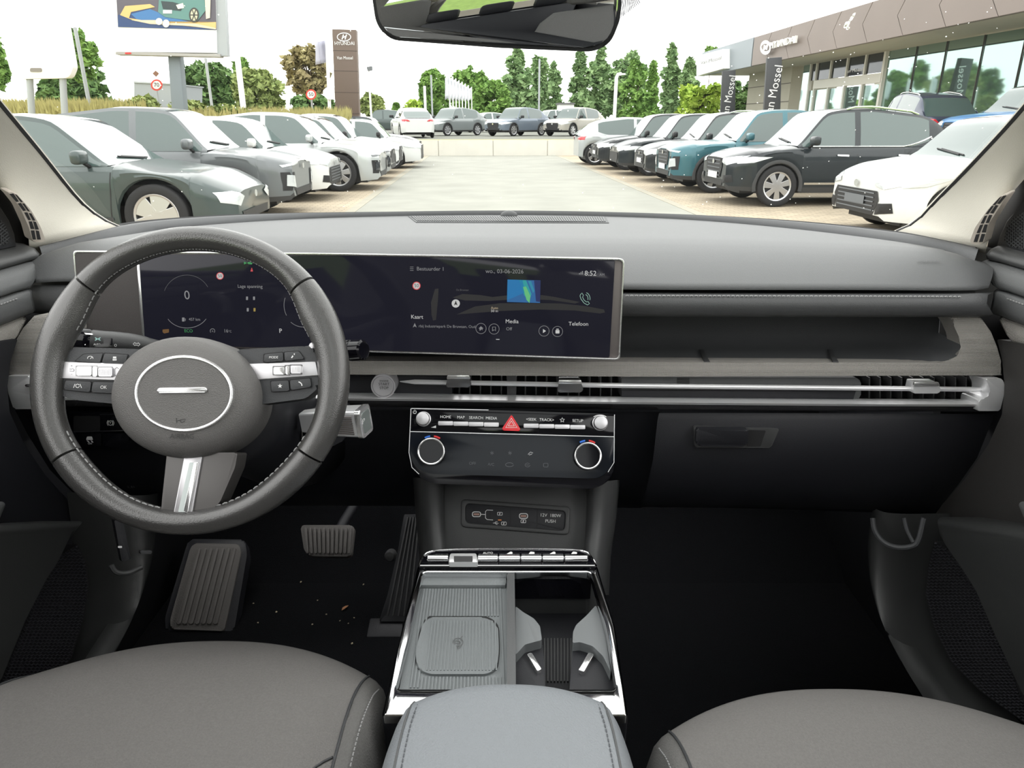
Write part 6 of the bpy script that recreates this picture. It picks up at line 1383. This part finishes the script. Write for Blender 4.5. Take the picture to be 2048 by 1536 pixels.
# tussocks of dry grass along the bank
rnd = random.Random(5); vs = []; fs = []
for i in range(5200):
    x = rnd.uniform(-20, 700); Y = rnd.uniform(24, 30); top = W(x, rnd.uniform(193, 206) + (18 if x > 290 else 0), Y); k = len(vs); w = rnd.uniform(.02, .05); hgt = rnd.uniform(.25, .6)
    vs += [top + V((-w, 0, -hgt)), top + V((w, 0, -hgt)), top + V((rnd.uniform(-.1, .1), 0, rnd.uniform(-.1, .05)))]; fs.append((k, k + 1, k + 2))
o = mesh('grass_tussocks', vs, fs, 'dry_grass', None, fix=False); o.parent = bk; o.matrix_parent_inverse = Matrix.Rotation(-TH, 4, 'Z'); tag(o, kind='stuff')
for x0, x1, y in ((258, 338, 190), (340, 420, 196), (420, 500, 206)):
    tree('olive shrub on the bank %s' % {258: 'left of the billboard post', 340: 'at the foot of the billboard post', 420: 'by the white lamp post'}[x0], x0, x1, y, 250, 26 if x0 != 340 else 28, 'leaf_olive', 'round', 800, .10, trunk=False, zg=2.0)
# ================================================================ signs and posts
def post(name, label, cat, px, ytop, Y, r, mat, zb_=0.0, group=None):
    t = W(px, ytop, Y); o = tube(name, [V((t.x, t.y, zb_)), t.lerp(V((t.x, t.y, zb_)), .5), t], r, mat, None, n=10); return tag(o, label, cat, group)
FY = PL((0, 22, 3), (0, -1, 0))
sg_ = thing('blank_sign', 'big blank white sign board with rounded corners on two posts', 'sign', W(85, 215, 22))
slab('board', FY, rp([(-30, -60), (112, -60), (146, 135), (138, 156), (30, 158), (20, 140)], [2, 2, 6, 8, 8, 4]), -.25, .0, 'pole_white', sg_, .03)
slab('plate', FY, rect(60, 136, 83, 144, 3), .0, .02, M('sign_taupe', (.20, .18, .16), .5), sg_)
for x in (60, 126):
    t = W(x - 1, 150, 22.15); tube('sign_post', [t, W(x + 4, 235, 22.15)], .09, 'pole_grey', sg_, n=10)
bb = thing('billboard', 'large white billboard with a car poster on a single grey post', 'billboard', W(355, 225, 25))
BY = PL((0, 25, 3), (0.1, -1, 0)); bx_ = slab('panel', BY, [(212, -130), (428, -130), (434, 106), (233, 104)], -.3, .0, 'pole_white', bb, .02)
slab('side_face', PL((0, 25.05, 3), (0.1, -1, 0)), [(424, -130), (444, -130), (455, 112), (434, 112)], -.3, .0, 'pole_grey', bb)
slab('lower_rail', BY, [(231, 103.5), (440, 108), (440, 114), (231, 109)], -.35, .06, M('rail_taupe', (.34, .33, .31), .5), bb)
slab('post', PL((0, 25.2, 3), (0.1, -1, 0)), [(335, 112), (359, 112), (371, 250), (345, 250)], -.4, .0, M('post_blue_grey', (.17, .20, .22), .5), bb, .04)
slab('red_mark', BY, rect(250, 105, 262, 108, 1), .06, .08, 'print_red', bb)
ps = slab('poster', BY, [(226, -130), (428, -130), (433, 60), (236, 54)], .0, .012, M('poster_ground', (.10, .09, .11), .5), bb)
def pa(nm, pts, col, h=.02): fills('poster_area', BY, [pts], M(nm, col, .5), ps, h)
pa('poster_navy', [(236, 30), (290, 14), (330, 34), (400, 48), (432, 56), (433, 60), (236, 54)], (.03, .06, .16))
pa('poster_blue', [(262, 28), (300, 18), (330, 30), (380, 44), (330, 46), (275, 40)], (.05, .16, .36), .024)
pa('poster_gold', [(240, 30), (250, 12), (300, 8), (310, 14), (262, 24), (258, 36), (320, 46), (432, 58), (432, 44), (395, 46), (330, 48), (270, 42)], (.62, .42, .16), .028)
pa('poster_teal', [(318, -4), (350, -30), (405, -30), (412, 20), (395, 42), (372, 40), (330, 34), (316, 24)], (.10, .22, .20), .034)
pa('poster_grille', [(322, 2), (346, 4), (366, 10), (362, 22), (326, 18)], (.03, .045, .05), .040)
fills('poster_area', BY, [[(352, 10), (366, 6), (368, 16), (356, 18)]], M('poster_light', (.75, .75, .6), .5), ps, .046); fills('poster_area', BY, [rect(326, 20, 344, 27)], 'plate_white', ps, .046)
pa('poster_white_line', [(262, 40), (316, 40), (330, 46), (390, 47), (432, 56), (432, 59), (380, 52), (300, 48)], (.55, .48, .36), .032)
fills('poster_area', BY, [ell(388, 30, 10, 15, 20)], M('poster_tyre', (.05, .05, .045), .5), ps, .046); fills('poster_area', BY, [ell(388, 30, 7, 11.5, 20)], M('poster_rim', (.55, .52, .36), .4), ps, .052)
strokes('poster_spokes', BY, [[(388, 30), (388 + 7 * math.cos(t), 30 + 11.5 * math.sin(t))] for t in (0, 1.05, 2.1, 3.14, 4.2, 5.2)], 2, 'poster_tyre', ps, .056)
fills('poster_area', BY, [ell(318, 43, 7, 7, 14), ell(332, 47, 7, 8, 14)], M('poster_ball', (.7, .66, .56), .5), ps, .05); pa('poster_leg', [(408, -30), (422, -30), (420, 36), (412, 38)], (.62, .55, .44), .05)
def road_sign(label, x, y, r, Y, zb_):
    root = thing('road_sign', label, 'road sign', W(x, 235, Y)); pl = PL((0, Y, 3), (0.05, -1, 0))
    slab('sign_disc', pl, ell(x, y, r, r, 24), -.03, .0, M('sign_red', (.62, .06, .04), .5), root); slab('sign_face', pl, ell(x, y, r * .72, r * .72, 24), .0, .006, 'plate_white', root); text('70' if x < 400 else '50', pl, x, y, r * .95, 'print_dark', root, .012)
    t = W(x + 1, y + r, Y + .06); tube('sign_post', [t, V((t.x, t.y, zb_))], .04, 'pole_grey', root, n=8)
    return root, pl
rs, rpl = road_sign('round red-ringed road sign in front of the pale grey building', 313, 170, 11.5, 27, 1.0); slab('rotated_plate', rpl, [(305, 147), (311, 141), (318, 147), (312, 154)], -.02, .0, M('plate_brown', (.25, .13, .08), .6), rs)
road_sign('round red-ringed road sign under the bronze leaved tree', 622, 189, 10.5, 32, .6)
tt = thing('totem_sign', 'tall brown totem sign with white dealer lettering', 'sign', W(694, 245, 30))
TY = PL((0, 30, 3), (0.08, -1, 0)); brown = M('totem_brown', (.125, .088, .068), .55, var=.06, vs=1)
slab('totem_body', TY, [(664, 58), (712, 59.5), (719, 252), (672, 252)], -.5, .0, brown, tt, .02)
for y in (100.5, 141, 184, 226): x0 = 664 + (y - 58) * .041; slab('panel_joint', TY, [(x0, y), (x0 + 48.5, y + 1), (x0 + 48.5, y + 2), (x0, y + 1)], .0, .004, M('totem_joint', (.05, .035, .028), .6), tt)
strokes('emblem', TY, [ell(688, 74, 13.5, 8, 26)], 1.6, 'print_white', tt, .02, closed=True); strokes('emblem', TY, [[(684, 79), (687, 69)], [(690, 79), (693, 69)], [(684.5, 75.5), (692, 72.5)]], 2.2, 'print_white', tt, .02)
text('HYUNDAI', TY, 689, 87, 9.5, 'print_white', tt, .02, sx=.95); text('Van Mossel', TY, 690, 116, 8.5, 'print_white', tt, .02, sx=.82)
post('lamp_post', 'slim grey lamp post beside the dense conical tree', 'lamp post', 150, 55, 26, .06, 'pole_grey', 1.5)
post('lamp_post', 'thin grey post in front of the large dark tree', 'lamp post', 411, 116, 34, .06, 'pole_grey', 1.0); post('lamp_post', 'white post right of the billboard', 'lamp post', 474, 108, 27, .10, 'pole_white', -.06)
fp = thing('flag_pole', 'white flag pole with a pale flag left of the totem sign', 'flag', W(658, 240, 32)); tube('pole', [W(653, 66, 32), W(661, 262, 32)], .07, 'pole_white', fp, n=10)
rows = [[W(652 - i * 2.6, 80 + j * 9 + i * .6, 32 + .15 * math.sin(i * .8 + j * .3)) for i in range(9)] for j in range(6)]; grid('flag_cloth', rows, M('flag_lilac', (.40, .40, .48), .8), fp, solid=.01)
slab('direction_board', PL((0, 31.9, 3), (0, -1, 0)), [(646, 181), (652, 175), (671, 175), (671, 199), (655, 199), (646, 190)], -.05, .05, 'pole_white', fp)
lp = post('surveillance_post', 'thin white post with a small dark camera right of the totem sign', 'post', 737, 142, 40, .05, 'pole_white', .6); slab('camera_head', PL((0, 39.9, 3), (0, -1, 0)), rp([(733, 134), (744, 132), (744, 141), (735, 142)], 2), -.15, .0, 'plate_grey', None).parent = lp
post('lamp_post', 'white lamp post at the left end of the terrace', 'lamp post', 849, 172, 55, .09, 'pole_white', .6); post('lamp_post', 'tall thin grey mast above the grey terrace crossover', 'lamp post', 862, 150, 60, .07, 'pole_grey', .6)
post('lamp_post', 'pale thin pole in the gap of the left poplar clump', 'lamp post', 1079, 118, 75, .09, 'pole_grey', .6)
lp = thing('lamp_post', 'white lamp post with curved arm in front of the poplars', 'lamp post', V((8.2, 60, .6))); tube('pole', [V((W(1228, 246, 60).x, 60, .55)), W(1232, 170, 60), W(1233, 155, 60), W(1236, 149, 60), W(1243, 148, 60)], .13, 'pole_white', lp, n=10); box('lamp_head', W(1244, 148.5, 60), (.5, .3, .12), 'pole_white', lp, .03)
for k in range(8):
    x = 892 + k * 6.3; Y = 58 + k * 3; f_ = thing('flag_pole', ('nearest tall white banner flag on the terrace' if k == 0 else 'white banner flag %s from the left in the row of flags' % ('second', 'third', 'fourth', 'fifth', 'sixth', 'seventh', 'eighth')[k - 1]), 'flag', V((W(x + 8, 246, Y).x, Y, .6)), 'white banner flags on the terrace')
    y0 = 150 + k * 3.4; tube('pole', [V((W(x + 8, 247, Y).x, Y, .58)), W(x + 7, y0, Y)], .05, 'pole_white', f_, n=6)
    rows = [[W(x + 7 - i * 2.2, y0 + 1 + j * (44 - k * 3) / 5 + i * 1.2, Y + .2 * math.sin(i + j * .6)) for i in range(5)] for j in range(6)]; grid('banner', rows, M('flag_white', (.62, .64, .68), .8), f_, solid=.02)
gr = thing('guard_rail', 'galvanised guard rail running along the road behind the bank', 'guard rail', W(500, 232, 33))
gp = [W(385, 219, 30), W(500, 226, 33), W(600, 231, 37), W(690, 234, 42)]; tube('rail_beam', cr(gp, 24), .16, 'pole_grey', gr, n=8, flat=.35, upv=V((0, 1, 0)))
for k in range(9): p = cr(gp, 24)[k * 2 + 2]; box('rail_post', p - V((0, -.08, .4)), (.1, .1, .9), 'pole_grey', gr)
fb = thing('far_building', 'pale grey flat building behind the round road sign', 'building', W(300, 215, 60)); slab('facade', PL((0, 60, 3), (0, -1, 0)), [(268, 164), (342, 168), (342, 275), (268, 275)], -6, 0, M('grey_facade', (.28, .30, .31), .6), fb); slab('roof_edge', PL((0, 60, 3), (0, -1, 0)), [(267, 162.5), (343, 166.5), (343, 169), (267, 165.5)], -6.1, .1, 'pole_grey', fb)
fb = thing('far_shed', 'low white flat shed between the poplars', 'building', W(1132, 240, 85)); slab('shed_wall', PL((0, 85, 3), (0, -1, 0)), [(1118, 208), (1148, 208), (1148, 270), (1118, 270)], -4, 0, 'pole_white', fb); slab('shed_roof', PL((0, 85, 3), (0, -1, 0)), [(1116, 205.5), (1150, 205.5), (1150, 208.5), (1116, 208.5)], -4.2, .2, M('shed_dark', (.12, .12, .12), .6), fb)
fb = thing('white_container', 'white site container behind the black pylons', 'container', W(1450, 238, 66)); slab('container_wall', PL((0, 66, 3), (0, -1, 0)), [(1403, 197), (1506, 200), (1506, 275), (1403, 275)], -2.4, 0, 'pole_white', fb, .05)
for k in range(12): slab('wall_rib', PL((0, 66, 3), (0, -1, 0)), [(1408 + k * 8, 200), (1410 + k * 8, 200), (1410 + k * 8, 240), (1408 + k * 8, 240)], 0, .04, 'pole_white', fb)
# ================================================================ showroom
sh = thing('showroom', 'long glass fronted car showroom with brown panelled canopy', 'building', LN(30, 18, .5))
FV = 14.0; FPl = PL(LN(30, FV, 4), -EV); GPl = PL(LN(30, 16.5, 3), -EV)
def lbox(name, u0, u1, v0, v1, z0, z1, mat, par=sh):
    bm = bmesh.new(); q = [(u0, v0), (u1, v0), (u1, v1), (u0, v1)]; bm_prism(bm, [LN(u, v, z1) for u, v in q], [LN(u, v, z0) for u, v in q]); return bm_obj(name, bm, mat, par)
ZS, ZT = 4.05, 5.38
M('fascia_brown', (.19, .155, .137), .5, .2, var=.08, vs=.6); M('fascia_blue', (.22, .25, .27), .45, .3); M('soffit_cream', (.52, .50, .42), .8); M('wall_cream', (.40, .38, .31), .8, var=.05, vs=2); M('frame_white', (.62, .61, .56), .5)
M('showroom_glass', (.30, .42, .38), .03, .85); M('glass_dark', (.05, .055, .06), .06, .5); M('joint_dark', (.06, .05, .045), .7)
lbox('canopy', 9, 48, FV + .12, 19, ZS + .04, ZT - .05, 'soffit_cream'); lbox('canopy_end_fascia', 39.4, 48.1, FV, FV + .15, ZS, ZT, 'fascia_blue')
# brown fascia panels with angled joints, each its own plate
u = 39.3; w = 2.3; zm = (ZS + ZT) / 2
while u > 9:
    P = [(u, ZS), (u - w, ZS), (u - w + .55, zm), (u - w, ZT), (u, ZT), (u + .55 if u < 39 else u, zm)]; c = (u - w / 2 + .2, zm)
    P = [(c[0] + (a_ - c[0]) * .988, c[1] + (z_ - c[1]) * .99) for a_, z_ in P]
    bm = bmesh.new(); bm_prism(bm, [LN(a_, FV, z_) for a_, z_ in P], [LN(a_, FV + .13, z_) for a_, z_ in P], .012, 1); bm_obj('fascia_panel', bm, 'fascia_brown', sh)
    u -= w
lbox('fascia_backing', 9, 39.3, FV + .05, FV + .14, ZS + .01, ZT - .01, 'joint_dark')
lbox('end_wall', 40.2, 46.5, 16.5, 19, .4, ZS + .05, 'wall_cream'); lbox('back_wall', 9, 46, 24, 24.3, .4, ZS, 'wall_cream'); lbox('showroom_floor', 9, 46, 16.5, 24, .4, .52, 'wall_cream')
for z in (1.5, 2.4, 3.3): lbox('wall_joint', 40.2, 46.5, 16.48, 16.5, z, z + .03, 'joint_dark')
def u_at(px): p = GPl.hit(px, 150); return to_uv(p)[0]
edges = [1606, 1622, 1634, 1662, 1694, 1730, 1768]
zdoor = 2.95
for i in range(len(edges) - 1):
    ua, ub = u_at(edges[i]), u_at(edges[i + 1])
    if i == 0: lbox('pane', ub + .03, ua, 16.5, 16.53, .5, ZS, 'showroom_glass'); continue
    lbox('upper_pane', ub + .06, ua - .06, 16.5, 16.53, zdoor + .35, ZS, 'glass_dark'); lbox('door_pane', ub + .08, ua - .08, 16.5, 16.53, .55, zdoor - .1, 'showroom_glass')
    lbox('door_post', ua - .06, ua + .06, 16.42, 16.56, .5, ZS, 'frame_white')
lbox('door_header', u_at(1768), u_at(1634), 16.38, 16.56, zdoor - .05, zdoor + .32, 'frame_white'); lbox('door_post', u_at(1768) - .08, u_at(1768) + .08, 16.40, 16.56, .5, ZS, 'frame_white')
text('Van Mossel', GPl, 1708, 141, 9, 'print_white', sh, .06, wall=36)
edges = [1771, 1826, 1884, 1956, 2036, 2130, 2250]
for i in range(6):
    ua, ub = u_at(edges[i]), u_at(edges[i + 1]); lbox('pane', ub + .02, ua - .02, 16.5, 16.53, .5, ZS, 'showroom_glass'); lbox('glazing_bar', ub - .015, ub + .015, 16.46, 16.5, .5, ZS, 'joint_dark')
lbox('pane', 9, u_at(2250) - .02, 16.5, 16.53, .5, ZS, 'showroom_glass')
LT = M('letter_white', (.78, .78, .76), .4)
rt_ = .30
text('HYUNDAI', FPl, 1568, 86, 19, LT, sh, .10, name='sign_letters', thick=.10, wall=50)
strokes('sign_emblem', FPl, [ell(1531, 95, 9.5, 11, 24)], 2.4, LT, sh, .2, closed=True); strokes('sign_emblem', FPl, [[(1527, 101), (1529, 90)], [(1533, 100), (1535, 89)], [(1528, 97), (1534, 93)]], 2.6, LT, sh, .2)
ws_ = slab('white_box_sign', FPl, [(1393, 112), (1447, 98), (1447, 137), (1393, 152)], .0, .35, 'letter_white', sh); text('Van Mossel', FPl, 1421, 121, 10, 'print_grey', sh, .37, wall=40)
for k, (x, y0, x1, yb, Y) in enumerate(((1457, 140, 1440, 240, 42), (1548, 114, 1526, 240, 34))):
    w = 16 if k == 0 else 18; pl = PL((0, Y, 3), (-.12, -1, 0)); py_ = thing('pylon', ('shorter' if k == 0 else 'taller') + ' black banner pylon with vertical white lettering by the showroom', 'sign', W(x1 + w, 243, Y))
    slab('pylon_body', pl, [(x - w * .75, y0 + 2), (x + w * .9, y0), (x1 + w * 1.9, yb), (x1 + w * .05, yb)], -.25, .0, M('pylon_black', (.045, .047, .052), .5), py_, .02)
    cx, cy = (x + x1 + w) / 2, lerp(y0, yb, .56); text('Van Mossel', pl, cx + 1, cy, 20 if k == 0 else 24, 'print_white', py_, .02, rot=math.radians(84), sx=.95)
